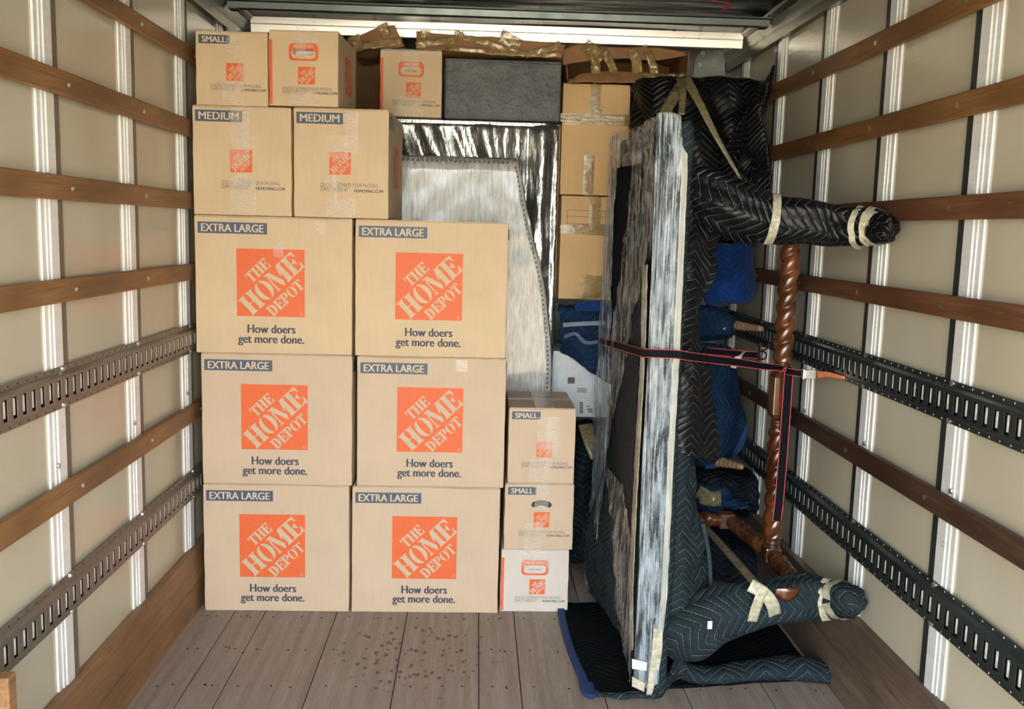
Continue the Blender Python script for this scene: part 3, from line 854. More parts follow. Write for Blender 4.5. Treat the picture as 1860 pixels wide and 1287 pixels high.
def med(px0, px1, pyb, pyt, label, rz, seed, tps, Yf=3.905, side=False):
    t, w_, d, h, f = carton(px0, px1, pyb, pyt, Yf, .505, 'MED', label, 'card', LV[3] + .001, None, rz, None, seed, 'medium cartons')
    sx_ = w_ / .40
    logo(t, -.004, h * .505, .088, f, 'card', 1.02)
    q = inst('size_band', ME_BAND, t, (-w_ / 2 + .012 + .095, f - .0007, h - .038), (.188, 1, .045))
    inst('size_lettering', TX['MED'], q, (0, -.0005, 0)).scale = (1 / .188, 1, 1 / .045)
    inst('small_print', TX['QUICK'], t, (.032, f - .0007, h * .285)).scale = (1.14, 1, 1.3)
    inst('web_address', TX['HDM'], t, (.112, f - .0008, h * .255)).scale = (1.05, 1, 1.2)
    for i, p in enumerate(tps): tapepatch(t, *p, f, seed=seed + i)
    if side:
        s_ = inst('logo', ME_SQ, t, (w_ / 2 + .0022, -.0, h * .505), (.17, 1, .17)); s_.rotation_euler = (0, 0, math.pi / 2)
        r = inst('lettering', MC['card'], s_, (0, -.0005, 0))
        s_ = inst('size_band', ME_BAND, t, (w_ / 2 + .0022, -d / 2 + .10, h - .045), (.17, 1, .05)); s_.rotation_euler = (0, 0, math.pi / 2)
    return t


med(350, 530, 393, 194, 'medium carton on the left, topmost row but one, against left wall', 0, 11,
    ((-.05, .055, .005, .15), (-.03, .02, .13, .165), (-.045, .03, .20, .43), (.0, .05, .27, .32)))
med(536, 710, 397, 198, 'medium carton right of the other, its printed side facing the silver foil', -.03, 12,
    ((-.06, .06, .005, .08), (-.065, -.02, .12, .17), (-.06, .03, .24, .33), (.01, .07, .26, .43), (-.035, -.015, .05, .16)), side=True)


def grip(t, z, f, push):
    g = inst('grip_frame', ME_GRIP, t, (0, f - .0007, z))
    inst('easy_lettering', TX['EASY'], g, (0, -.0004, .022))
    if push: inst('push_lettering', TX['PUSH'], g, (0, -.0004, -.008))


def small(px0, px1, pyb, pyt, Yf, label, easy, mat, z0=None, h=None, rz=0, seed=0, d=.40, tps=(), hole=None, band=True, lx=0.0, stripe=False, side=False):
    t, w_, d, h, f = carton(px0, px1, pyb, pyt, Yf, d, 'SML', label, mat, z0, h, rz, hole, seed, 'small cartons')
    logo(t, lx + .012, h * .46 if not easy else h * .41, .068, f, mat)
    inst('small_print', TX['QUICK'], t, (lx + .015, f - .0007, h * .25 if not easy else h * .21)).scale = (.98, 1, 1.0)
    inst('web_address', TX['HDM'], t, (lx + .085, f - .0008, (h * .25 if not easy else h * .21) - .009)).scale = (.88, 1, 1.0)
    if band:
        q = inst('size_band', ME_BAND, t, (-w_ / 2 + .075, f - .0007, h - .030), (.122, 1, .034))
        inst('size_lettering', TX['SML'], q, (0, -.0005, 0)).scale = (1 / .122, 1, 1 / .034)
    if easy: grip(t, h * .72, f, hole is None)
    if stripe: inst('edge_stripe', ME_BRED, t, (-w_ / 2 + .009, f - .0006, h * .45), (.012, 1, h * .86))
    for i, p in enumerate(tps): tapepatch(t, *p, f, seed=seed + i)
    if side:
        s_ = inst('logo', ME_SQ, t, (w_ / 2 + .0022, -.0, h * .5), (.13, 1, .15)); s_.rotation_euler = (0, 0, math.pi / 2)
        inst('lettering', MC['card'], s_, (0, -.0005, 0))
    return t, w_, d, h, f


ZM = PY(430, 194, 3.905).z
small(355, 487, 194, 58, 3.905, 'small carton at the top left corner of the load, beside the left wall', False, 'card', ZM + .004, None, 0, 21, tps=((-.02, .03, .19, .30), (-.04, .05, .005, .09), (.03, .05, .09, .16)))
hz = .72 * (PY(550, 55, 3.905).z - PY(550, 197, 3.905).z) - .008
t, w_, d, h, f = small(492, 620, 197, 56, 3.905, 'small carton with open handle hole at the top, paper showing inside', True, 'card', PY(620, 197, 3.905).z + .004, None, -.05, 22, tps=((-.05, .06, .005, .055), (-.03, .05, .25, .31), (-.035, .01, .19, .27)),
      hole=[(x, z + hz) for x, z in rrect(.084, .024, .0115)], band=False, stripe=True, side=True)
B().box(-.05, .05, f + .045, f + .058, hz - .02, hz + .02).make('paper_inside', M['paper'], t)

# stack of three small cartons on the floor, right
sx0 = .290
small(909, 1033, 1112, 993, 3.92, 'small whitish carton on the floor, bottom of the short stack, unopened grip', True, 'card_white', .0, .279, .0, 31, d=.42, tps=((-.055, .065, .20, .275),), band=False, stripe=True)
t, w_, d, h, f = small(916, 1042, 992, 869, 3.92, 'small carton with dark curved handle hole, middle of the short stack', False, 'card_pink', .2825, .291, .0, 32, d=.42, tps=((-.02, .04, .18, .288), (-.06, .02, .0, .12)),
      hole=[(x + .01, z) for x, z in [(-.045, .200), (-.038, .212), (-.02, .219), (0, .221), (.02, .219), (.038, .212), (.045, .200), (.040, .190), (.028, .188), (.012, .195), (0, .197), (-.012, .195), (-.028, .188), (-.040, .190)]])
B().box(-.05, .07, f + .010, f + .055, .183, .226).make('dark_contents', M['steel_black'], t)
t, w_, d, h, f = small(923, 1045, 868, 742, 3.92, 'small carton on top of the short stack, shiny tape over its lid', False, 'card_pink', .577, None, .0, 33, d=.42, tps=((-.02, .06, .15, .292), (-.05, .05, .005, .11), (.02, .075, .12, .29)), lx=.0)
TOP_S = .577 + h
# shiny tape along the lid seam and across it
lt = B(); lt.box(-w_ / 2 + .004, w_ / 2 - .004, -.018, .022, h + .003, h + .0038); lt.make('tape', M['tape_clear'], t)
lt = B(); lt.box(-.03, .055, -d / 2, d / 2, h + .0042, h + .005); lt.make('tape', M['tape_clear'], t)

# ------------------------------------------------------------ silver foil wrapped mattress
YM = 4.525
mt = thing('wrapped_mattress', 'tall slab wrapped in crinkled silver foil behind the film-wrapped panel', 'mattress', (0, YM + .13, 0))
x0, x1, zt = -.98, .385, PY(880, 217, 4.50).z - .003
nx, nz = 150, 120; V = []; F = []


def foil_disp(x, z):
    fall = max(0, (zt - z))
    a_ = N3(Vector((x * 6 + z * 2.2 * (x < .1), z * .8, 0)), 1.4, 3); b_ = N3(Vector((x * 16 + z * 3, z * 2.5, 2)), 1.2, 8); c_ = N3(Vector((x * 5, z * 6, 5)), 1.6, 1)
    return .034 * (abs(a_) * 2 - .3) + .006 * abs(b_) * 2 + .012 * c_


def smooth01(t): t = max(0, min(1, t)); return t * t * (3 - 2 * t)


for j in range(nz):
    z = zt * j / (nz - 1)
    for i in range(nx):
        x = x0 + (x1 - x0) * i / (nx - 1)
        edge = min((x1 - x) / .04, (x - x0) / .04, (zt - z) / .025, 1)
        rnd_ = .035 * (1 - math.sqrt(max(0, 1 - (1 - max(0, edge)) ** 2)))
        V.append((x, YM + rnd_ + (.018 - foil_disp(x, z)) * max(0, edge), z))
F = [(j * nx + i, j * nx + i + 1, (j + 1) * nx + i + 1, (j + 1) * nx + i) for j in range(nz - 1) for i in range(nx - 1)]
n = len(V); per = [i for i in range(nx)] + [j * nx + nx - 1 for j in range(1, nz)] + [(nz - 1) * nx + i for i in range(nx - 2, -1, -1)] + [j * nx for j in range(nz - 2, 0, -1)]
V += [(V[i][0], YM + .27, V[i][2]) for i in per]; m_ = len(per)
F += [(per[i], n + i, n + (i + 1) % m_, per[(i + 1) % m_]) for i in range(m_)] + [tuple(n + i for i in range(m_))]
kids(mt, [obj('foil_cover', V, F, M['foil'], None, True)])
sm = ribbon('seam_band', [(x0 + .1, YM + .004, zt - .008), (-.2, YM + .002, zt - .010), (x1 - .05, YM + .004, zt - .010)], .022, M['foil'], None, wig=.003)
kids(mt, [sm])

# ------------------------------------------------------------ film wrapped headboard with nailheads
YH = 4.432
hb = thing('nailhead_headboard', 'pale headboard with nailhead edging wrapped in clear stretch film', 'headboard', (0, YH + .02, 0))
outl = [PY(*p, YH) for p in ((500, 272), (735, 281), (850, 283), (928, 285), (940, 290), (947, 312), (957, 370), (968, 425), (982, 478), (992, 530), (999, 590), (1003, 640), (1002, 700), (1000, 760), (999, 800))]
ol = crom(outl, 60); xa = -.95
cols = 70; rowsn = 60
# right boundary as a function of z
rb = [(p.z, p.x) for p in ol[14:]]
def rbx(z):
    best = ol[-1].x
    for (za, xa_), (zb, xb_) in zip(rb, rb[1:]):
        if zb <= z <= za: return xa_ + (xb_ - xa_) * ((za - z) / max(1e-6, za - zb))
    return best if z < rb[-1][0] else rb[0][1]
ztop = max(p.z for p in ol) - .004
V = []
for j in range(rowsn):
    t_ = j / (rowsn - 1); z = ztop * t_
    xr = rbx(z)
    if z > outl[4].z: xr = outl[4].x - (z - outl[4].z) * .6
    for i in range(cols):
        x = xa + (xr - xa) * (i / (cols - 1)) ** .8; e_ = min((xr - x) / .025, (ztop - z) / .025, 1)
        V.append((x, YH + .022 * (1 - math.sqrt(max(0, 1 - (1 - max(0, e_)) ** 2))) - .003 * N3(Vector((x, 0, z)), 12, 1), z))
F = [(j * cols + i, j * cols + i + 1, (j + 1) * cols + i + 1, (j + 1) * cols + i) for j in range(rowsn - 1) for i in range(cols - 1)]
panel = obj('upholstered_panel', V, F, M['headfilm'], None, True)
q = panel.modifiers.new('t', 'SOLIDIFY'); q.thickness = .035; q.offset = -1
nh = []
mg = .022
pts = []
x = -.9
xe_ = outl[4].x - .03
while x < xe_: pts.append((x, ztop - mg)); x += .022
z = ztop - mg - .02
while z > .75: pts.append((rbx(z) - mg, z)); z -= .022
bm_n = []
for (x, z) in pts:
    b = B(); b.cyl((x, YH - .006, z), .0058, .010, 'y', 10)
    # domed head: small cap in front
    b.v[:10] = [(x + (vx - x) * .55, vy, z + (vz - z) * .55) for vx, vy, vz in b.v[:10]]
    bm_n.append((b, -(abs(z) * 0) + (1 if (x > -.38 or z < 2.0) else 0), x, z))
vis = [q for q in bm_n if q[2] > -.37 and q[3] > .9]
vis = sorted(vis, key=lambda q: -q[3])[:98]
rest = [q for q in bm_n if q not in vis]
M['nail'] = plain('dark brass nailhead', (.05, .04, .03), .35, .8)
proto = None; nails = []
for b, _, x, z in vis: nails.append(b.make('nailhead', M['nail']))
bb = B()
for b, _, x, z in rest: n = len(bb.v); bb.v += b.v; bb.f += [tuple(n + i for i in f_) for f_ in b.f]
ro = bb.make('nailhead', M['nail']); ro['kind'] = 'stuff'
kids(hb, [panel, ro] + nails)

# ------------------------------------------------------------ things on top of the mattress
small(690, 803, 216, 92, 4.50, 'small carton with taped-over grip, standing on the silver mattress', True, 'card', zt + .005, None, 0, 41, d=.26, tps=((-.035, .035, .215, .295), (-.065, .055, .005, .095), (-.14, .14, .285, .305)), band=False, stripe=True)
gb = thing('grey_bin', 'dark grey fabric-covered storage bin on top of the silver mattress', 'storage bin', (0, 4.62, zt + .004))
pA = PY(809, 160, 4.495).x; pB = PY(1019, 160, 4.495).x; zA = PY(900, 108, 4.495).z
b = B(); b.box(pA, pB, 4.495, 4.76, zt + .005, zA)
body = b.make('bin_body', M['grey'], bevel=.006)
b = B(); b.box(pA - .004, pA - .0005, 4.50, 4.75, zt + .005, zA); sd = b.make('side_panel', plain('black side', (.01, .01, .011), .5))
b = B(); b.box(pA + .01, pB - .006, 4.490, 4.4945, zt + .012, zA - .012); fp = b.make('front_panel', M['grey'], bevel=.003)
b = B(); b.box(pB - .10, pB - .012, 4.4875, 4.4895, zt + .11, zt + .20); fp2 = b.make('label_patch', M['grey'], bevel=.003)
kids(gb, [body, sd, fp, fp2])


def flatcarton(name, label, c8, mat, tapes, cat='box', open_end=False):
    """crushed carton from 8 world corners: bottom ring 0-3 (front left, front right, back right, back left), top ring 4-7"""
    t = thing(name, label, cat, tuple(sum((Vector(q) for q in c8[:4]), Vector()) / 4))
    n = 8; b = B(); g = {}
    def P3(u, v_, w__):
        c = [Vector(q) for q in c8]
        bot = (c[0] * (1 - u) + c[1] * u) * (1 - v_) + (c[3] * (1 - u) + c[2] * u) * v_
        top = (c[4] * (1 - u) + c[5] * u) * (1 - v_) + (c[7] * (1 - u) + c[6] * u) * v_
        p = bot * (1 - w__) + top * w__
        return p + Vector((N3(p, 7, 1), N3(p, 7, 2), N3(p, 9, 3))) * .014
    V = []; F = []; idx = {}
    def vid(i, j, k_):
        if (i, j, k_) not in idx: idx[(i, j, k_)] = len(V); V.append(P3(i / n, j / n, k_ / n))
        return idx[(i, j, k_)]
    for a_ in range(n):
        for b_ in range(n):
            if not open_end: F.append((vid(a_, 0, b_), vid(a_ + 1, 0, b_), vid(a_ + 1, 0, b_ + 1), vid(a_, 0, b_ + 1)))
            F.append((vid(a_ + 1, n, b_), vid(a_, n, b_), vid(a_, n, b_ + 1), vid(a_ + 1, n, b_ + 1)))
            F.append((vid(0, a_ + 1, b_), vid(0, a_, b_), vid(0, a_, b_ + 1), vid(0, a_ + 1, b_ + 1)))
            F.append((vid(n, a_, b_), vid(n, a_ + 1, b_), vid(n, a_ + 1, b_ + 1), vid(n, a_, b_ + 1)))
            F.append((vid(a_, b_, n), vid(a_ + 1, b_, n), vid(a_ + 1, b_ + 1, n), vid(a_, b_ + 1, n)))
            F.append((vid(a_, b_ + 1, 0), vid(a_ + 1, b_ + 1, 0), vid(a_ + 1, b_, 0), vid(a_, b_, 0)))
    o = obj('body', V, F, M[mat])
    if open_end:
        q = o.modifiers.new('t', 'SOLIDIFY'); q.thickness = .005
    parts = [o]
    for i, (pp, wd, m2) in enumerate(tapes):
        parts.append(ribbon('tape', [P3(*p) + Vector((0, -.012, .004)) for p in pp], wd, M[m2], None, up=(0, .15, 1) if abs(pp[0][0] - pp[-1][0]) > .3 else (1, 0, .1), wig=.02, seed=i, thick=.001))
    kids(t, parts)
    return t


def quad(px, Yf, Yb, lift=0.0):
    """px: front bottom-left, bottom-right, top-right, top-left in the photograph at depth Yf; extruded back to Yb"""
    f_ = [PY(*p, Yf) for p in px]; dy = Vector((0, Yb - Yf, lift))
    return [f_[0], f_[1], f_[1] + dy, f_[0] + dy, f_[3], f_[2], f_[2] + dy, f_[3] + dy]


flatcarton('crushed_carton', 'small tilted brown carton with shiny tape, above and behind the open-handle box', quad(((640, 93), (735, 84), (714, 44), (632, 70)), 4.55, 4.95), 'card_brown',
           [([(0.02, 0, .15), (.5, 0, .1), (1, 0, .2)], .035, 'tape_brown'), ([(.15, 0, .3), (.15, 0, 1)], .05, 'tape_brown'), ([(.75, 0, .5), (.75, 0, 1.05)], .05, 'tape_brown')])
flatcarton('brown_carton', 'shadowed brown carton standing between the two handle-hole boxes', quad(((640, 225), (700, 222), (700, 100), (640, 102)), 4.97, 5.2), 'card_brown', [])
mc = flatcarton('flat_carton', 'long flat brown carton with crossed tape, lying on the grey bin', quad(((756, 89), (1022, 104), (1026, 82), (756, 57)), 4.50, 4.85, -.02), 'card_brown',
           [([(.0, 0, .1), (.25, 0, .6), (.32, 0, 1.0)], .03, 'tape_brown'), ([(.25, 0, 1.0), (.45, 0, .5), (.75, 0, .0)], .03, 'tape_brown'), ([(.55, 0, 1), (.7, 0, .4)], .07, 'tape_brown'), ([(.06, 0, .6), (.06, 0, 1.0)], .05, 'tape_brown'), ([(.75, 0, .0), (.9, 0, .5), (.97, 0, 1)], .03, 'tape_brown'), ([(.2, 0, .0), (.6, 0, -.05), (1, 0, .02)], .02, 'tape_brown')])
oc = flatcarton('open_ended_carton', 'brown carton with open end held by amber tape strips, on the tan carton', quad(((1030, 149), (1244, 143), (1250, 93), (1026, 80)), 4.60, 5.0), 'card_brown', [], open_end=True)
cp = []
for p4 in (((1022, 118), (1060, 112), (1100, 108), (1140, 106), (1190, 110), (1250, 100)),):
    up_ = [PY(x, y, 4.545) for x, y in p4]
    hi_ = [PY(x, y, 4.545) for x, y in ((1022, 88), (1060, 78), (1100, 84), (1140, 86), (1190, 86), (1248, 96))]
    cp.append(sheet('flap', [hi_, up_], M['card_brown'], None, 40, 8, .004, .006, 20))
lo_ = [[PY(x, y, 4.54) for x, y in ((1030, 146), (1060, 133), (1110, 128), (1180, 131), (1215, 135))], [PY(x, y, 4.52) for x, y in ((1030, 150), (1060, 149), (1110, 150), (1180, 149), (1215, 146))]]
cp.append(sheet('flap', lo_, M['card_brown'], None, 30, 8, .004, .004, 20))
for (xa_, ya_, xb_, yb_, wd) in ((1075, 92, 1082, 134, .045), (1095, 95, 1118, 134, .04), (1148, 90, 1158, 132, .045), (1168, 82, 1190, 136, .04), (1062, 80, 1096, 108, .06)):
    cp.append(ribbon('tape', [PY(xa_, ya_, 4.53), PY((xa_ + xb_) / 2 + 3, (ya_ + yb_) / 2, 4.525), PY(xb_, yb_, 4.52)], wd, M['tape_brown'], None, up=(1, 0, .1), wig=.03, seed=xa_))
cp.append(ribbon('tape', [PY(1170, 138, 4.52), PY(1215, 142, 4.515), PY(1246, 140, 4.52)], .04, M['tape_brown'], None, up=(0, .2, 1), wig=.03))
kids(oc, cp)

# ------------------------------------------------------------ column of tan cartons
def tan(px0, px1, pyb, pyt, Yf, label, z0, h, tps, d=.42, prints=False):
    w_ = (PY(px1, 300, Yf) - PY(px0, 300, Yf)).x; xm = PY((px0 + px1) / 2, (pyt + pyb) / 2, Yf).x
    t = thing('tan_carton', label, 'box', (xm, Yf + d / 2, z0), 0, 'plain tan cartons')
    carton_body(w_, d, h, M['card_gold'], t, seed=int(px0 + pyt)); f = -d / 2
    for i, p in enumerate(tps):
        tapepatch(t, *p[:4], f, p[4] if len(p) > 4 else 'tape_brown', seed=i)
    if prints:
        b = B()
        for (xa_, xb_, za_, zb_) in prints: b.box(xa_, xb_, f - .0009, f - .0004, za_, zb_)
        b.make('printed_lines', M['ink_soft'], t)
    return t, w_, h


zb_ = PY(1060, 544, 4.60).z; z1_ = PY(1060, 419, 4.60).z; z2_ = PY(1060, 354, 4.60).z; z3_ = PY(1080, 212, 4.60).z; z4_ = PY(1080, 152, 4.60).z
tan(1016, 1136, 544, 355, 4.62, 'tan carton at the bottom of the tan column, taped band across its middle', zb_, z2_ - zb_ - .004,
    ((-.16, .16, z1_ - zb_ - .02, z1_ - zb_ + .03), (-.02, .035, z1_ - zb_, z2_ - zb_ - .004), (-.05, .06, .01, .12)),
    prints=[(-.13, .12, z2_ - zb_ - .075, z2_ - zb_ - .073), (-.13, .12, z2_ - zb_ - .105, z2_ - zb_ - .103), (-.13, -.128, z2_ - zb_ - .14, z2_ - zb_ - .073), (.06, .062, z2_ - zb_ - .14, z2_ - zb_ - .073), (-.13, .12, z2_ - zb_ - .14, z2_ - zb_ - .138)])
tan(1020, 1142, 354, 152, 4.60, 'tall tan carton on top of the tan column, shiny tape band near its top', z2_, z4_ - z2_,
    ((-.17, .165, z3_ - z2_ - .028, z3_ - z2_ + .012), (-.16, .16, z3_ - z2_ - .04, z3_ - z2_ - .015), (-.03, .02, z3_ - z2_, z4_ - z2_), (-.05, .0, .0, .19), (-.02, .03, z3_ - z2_ - .02, z3_ - z2_ + .05)))

# support pile below the tan column: folded blue blankets, a white printed carton, dark bundles
wc = thing('white_carton', 'white printed carton under the folded blue blankets', 'box', (.55, 4.75, 0))
wf = [PY(*p, 4.60) for p in ((1030, 758), (1082, 755), (1100, 640), (1020, 640))]
zw0, zw1 = wf[0].z, wf[2].z
b = B(); b.box(.385, .80, 4.62, 4.95, zw0, zw1); body = b.make('body', plain('white gloss card', (.62, .68, .72), .4), bevel=.003)
pr = B(); ff = 4.6193
def pb(xa, ya, xb, yb): 
    p = PY(xa, ya, ff); q = PY(xb, yb, ff); pr.box(p.x, q.x, ff - .0008, ff - .0002, q.z, p.z)
pb(1031, 696, 1044, 685)
for y_ in (706, 709, 712): pb(1048, y_, 1066, y_ - 1)
for y_ in (732, 735, 738, 741, 744, 747, 750): pb(1053, y_, 1059, y_ - 2)
pb(1066, 744, 1076, 742); pb(1068, 748, 1076, 746); pb(1064, 738, 1072, 737)
lab = pr.make('printed_marks', M['ink_soft'])
kids(wc, [body, lab])


def bundle(name, label, rows, mat, nu=36, nv=30, fold=.02, fscale=5, seed=0, thick=.02, cat='blanket', group='quilted moving blankets', uvrot=False, back=None, parts=()):
    t = thing(name, label, cat, tuple(Vector(rows[-1][len(rows[-1]) // 2])), 0, group)
    o = sheet('quilted_cloth', rows, M[mat], None, nu, nv, thick, fold, fscale, seed=seed, uvrot=uvrot)
    kids(t, [o] + list(parts)); return t


def rp(lst): return [[PY(*p) for p in r] for r in lst]


bundle('folded_blanket', 'navy folded moving blanket with white-edged binding beneath the tan cartons', rp([
    [(1015, 556, 4.80), (1050, 553, 4.60), (1085, 552, 4.58), (1130, 552, 4.65)],
    [(1015, 556, 4.56), (1050, 566, 4.52), (1085, 563, 4.52), (1130, 560, 4.56)],
    [(1018, 590, 4.54), (1050, 590, 4.50), (1085, 588, 4.50), (1130, 588, 4.54)],
    [(1018, 625, 4.55), (1050, 618, 4.50), (1085, 615, 4.50), (1130, 615, 4.54)],
    [(1018, 638, 4.56), (1045, 652, 4.52), (1085, 680, 4.51), (1130, 700, 4.54)],
    [(1022, 641, 4.60), (1045, 655, 4.60), (1085, 683, 4.60), (1130, 703, 4.60)]]), 'quilt_blue', fold=.012, fscale=9, seed=2,
    parts=[ribbon('binding', [PY(1022, 590, 4.50), PY(1055, 588, 4.47), PY(1100, 586, 4.47)], .022, plain('pale binding', (.20, .25, .33), .7)),
           ribbon('binding', [PY(1024, 612, 4.51), PY(1045, 606, 4.47), (PY(1065, 622, 4.47)), PY(1100, 618, 4.475)], .018, plain('pale binding 2', (.10, .14, .22), .7))])
bundle('bright_blue_blanket', 'patch of bright blue blanket squeezed under the tan cartons', rp([
    [(1046, 546, 4.50), (1070, 546, 4.47), (1120, 546, 4.48)], [(1044, 558, 4.485), (1070, 553, 4.455), (1120, 556, 4.46)], [(1050, 566, 4.51), (1075, 566, 4.47), (1120, 568, 4.48)]]), 'quilt_bright', 20, 12, .006, 12)
bundle('black_blanket', 'black quilted bundle on the floor behind the short carton stack', rp([
    [(1020, 760, 4.75), (1060, 758, 4.7), (1085, 760, 4.7)], [(1020, 790, 4.60), (1060, 790, 4.55), (1085, 800, 4.6)], [(1020, 860, 4.50), (1060, 850, 4.42), (1085, 860, 4.5)],
    [(1020, 920, 4.44), (1060, 915, 4.38), (1085, 930, 4.45)], [(1020, 990, 4.40), (1060, 990, 4.36), (1085, 1000, 4.40)], [(1020, 1022, 4.38), (1060, 1024, 4.37), (1085, 1026, 4.38)]]), 'quilt_dark', 30, 40, .03, 5, seed=5)
ribbon_t = tag(ribbon('loose_tape', [PY(1062, 770, 4.50), PY(1072, 800, 4.45), PY(1085, 830, 4.42)], .07, M['tape_olive'], None, up=(1, 0, -.3)), 'olive tape piece on the black bundle right of the short carton stack', 'tape')

# ------------------------------------------------------------ tall black blanket wrapped furniture at the back right
bundle('wrapped_furniture', 'tall furniture draped in black quilted blankets in the far right corner', rp([
    [(1146, 160, 4.59), (1190, 152, 4.57), (1250, 150, 4.57), (1330, 155, 4.57), (1385, 152, 4.57)],
    [(1146, 152, 4.55), (1190, 141, 4.42), (1250, 138, 4.38), (1330, 145, 4.45), (1392, 143, 4.26)],
    [(1146, 200, 4.50), (1190, 200, 4.38), (1250, 200, 4.33), (1330, 205, 4.38), (1378, 200, 4.26)],
    [(1146, 260, 4.50), (1190, 262, 4.36), (1260, 260, 4.30), (1330, 262, 4.33), (1392, 245, 4.26)],
    [(1146, 330, 4.50), (1200, 330, 4.38), (1260, 330, 4.30), (1340, 325, 4.32), (1398, 300, 4.26)],
    [(1146, 400, 4.50), (1200, 400, 4.40), (1270, 395, 4.34), (1345, 380, 4.34), (1396, 370, 4.26)],
    [(1146, 470, 4.55), (1200, 470, 4.45), (1270, 465, 4.40), (1340, 440, 4.42), (1385, 440, 4.26)]]), 'quilt_black', 70, 70, .028, 4.5, seed=1, thick=.02, cat='wrapped furniture',
    parts=[sheet('blanket_corner', [[PY(1408, 118, 4.42), PY(1409, 121, 4.42)], [PY(1392, 148, 4.38), PY(1402, 156, 4.40)], [PY(1362, 190, 4.33), PY(1388, 206, 4.38)], [PY(1335, 240, 4.30), PY(1362, 262, 4.34)], [PY(1312, 280, 4.28), PY(1335, 300, 4.30)]], M['quilt_black'], None, 14, 30, .01, .008, 14),
           sheet('blanket_fold', [[PY(1350, 262, 4.30), PY(1385, 225, 4.35)], [PY(1342, 300, 4.26), PY(1394, 270, 4.33)], [PY(1352, 325, 4.25), PY(1398, 310, 4.33)], [PY(1370, 345, 4.27), PY(1396, 360, 4.35)]], M['quilt_black'], None, 20, 24, .012, .015, 9)])
# olive tape V and long strap of tape
tt = thing('olive_tape', 'olive tape strips forming a V over the black wrapped furniture and film', 'tape', PY(1242, 145, 4.3))
kids(tt, [ribbon('strip', [PY(1246, 140, 4.34), PY(1228, 168, 4.24), PY(1206, 208, 4.16)], .055, M['tape_olive'], None, up=(1, 0, .2), wig=.006, w_end=.05),
          ribbon('strip', [PY(1236, 142, 4.33), PY(1240, 165, 4.22), PY(1238, 208, 4.14)], .035, M['tape_olive'], None, up=(1, 0, 0), wig=.006, w_end=.028),
          ribbon('strip', [PY(1244, 140, 4.33), PY(1268, 182, 4.22), PY(1305, 255, 4.18), PY(1346, 326, 4.18)], .048, M['tape_olive'], None, up=(1, 0, .4), wig=.004, w_end=.012)])

# blue bundles below it
bundle('royal_blue_blanket', 'bright royal blue quilted bundle hanging behind the twisted post', rp([
    [(1270, 440, 4.42), (1310, 440, 4.36), (1350, 440, 4.36), (1372, 440, 4.44)],
    [(1272, 480, 4.36), (1310, 480, 4.30), (1350, 482, 4.30), (1374, 485, 4.38)],
    [(1278, 530, 4.34), (1310, 532, 4.28), (1350, 530, 4.28), (1378, 525, 4.37)],
    [(1282, 548, 4.36), (1310, 551, 4.31), (1350, 548, 4.31), (1370, 545, 4.38)],
    [(1284, 551, 4.48), (1310, 553, 4.46), (1350, 551, 4.46), (1368, 548, 4.48)]]), 'quilt_bright', 30, 30, .012, 8, seed=3)
bl = thing('wrapped_chair_leg', 'navy quilt-wrapped stub tied with a tape ring, below the royal blue bundle', 'wrapped furniture', PY(1300, 590, 4.3))
kids(bl, [roll('quilted_cloth', [(PY(1230, 585, 4.42), .09), (PY(1275, 586, 4.36), .085), (PY(1310, 590, 4.32), .065), (PY(1330, 592, 4.30), .050), (PY(1338, 593, 4.29), .03)], M['quilt_blue'], None, wr=.008),
          roll('tape_ring', [(PY(1314, 590, 4.315), .060), (PY(1320, 591, 4.31), .058)], M['tape_pale'], None, n=6, wr=.003)])
bundle('navy_blanket', 'navy quilted blanket hanging in a long drop behind the red edged strap', rp([
    [(1235, 618, 4.45), (1285, 622, 4.38), (1320, 628, 4.38), (1338, 640, 4.44)],
    [(1235, 680, 4.42), (1285, 680, 4.33), (1320, 690, 4.33), (1342, 700, 4.40)],
    [(1235, 740, 4.42), (1285, 745, 4.30), (1325, 745, 4.30), (1352, 750, 4.38)],
    [(1235, 800, 4.40), (1285, 805, 4.29), (1325, 800, 4.29), (1354, 785, 4.36)],
    [(1235, 835, 4.40), (1275, 842, 4.31), (1310, 838, 4.31), (1340, 815, 4.38)],
    [(1235, 840, 4.50), (1275, 848, 4.45), (1310, 844, 4.45), (1330, 822, 4.48)]]), 'quilt_blue', 40, 40, .014, 6, seed=7, uvrot=True,
    parts=[ribbon('binding', [PY(1354, 770, 4.355), PY(1350, 795, 4.345), PY(1335, 822, 4.34), PY(1310, 842, 4.33), PY(1280, 847, 4.33)], .03, M['binding'], None, up=[(1, -.3, 0), (.3, -.2, 1)])])


def spindle(name, label, p0, p1, r0, r1, mat, rings=9):
    P0, P1 = Vector(p0), Vector(p1); n = 60; path = []; b = B()
    pts = [P0.lerp(P1, i / (n - 1)) for i in range(n)]
    rr = [(r0 + (r1 - r0) * i / (n - 1)) * (1 + .09 * math.sin(2 * math.pi * rings * i / (n - 1))) for i in range(n)]
    rr[-1] *= .5
    b.tube(pts, rr, 16); o = b.make(name, M[mat], smooth=True)
    return tag(o, label, 'furniture leg', 'turned pale wood legs')


spindle('turned_leg', 'pale ribbed turned wooden leg in front of the upper right slotted track', PY(1328, 589, 4.32), PY(1384, 597, 4.05), .022, .013, 'palewood')
spindle('turned_leg', 'pale ribbed turned wooden leg tip under the navy hanging blanket', PY(1300, 836, 4.35), PY(1349, 848, 4.15), .026, .012, 'palewood', 7)

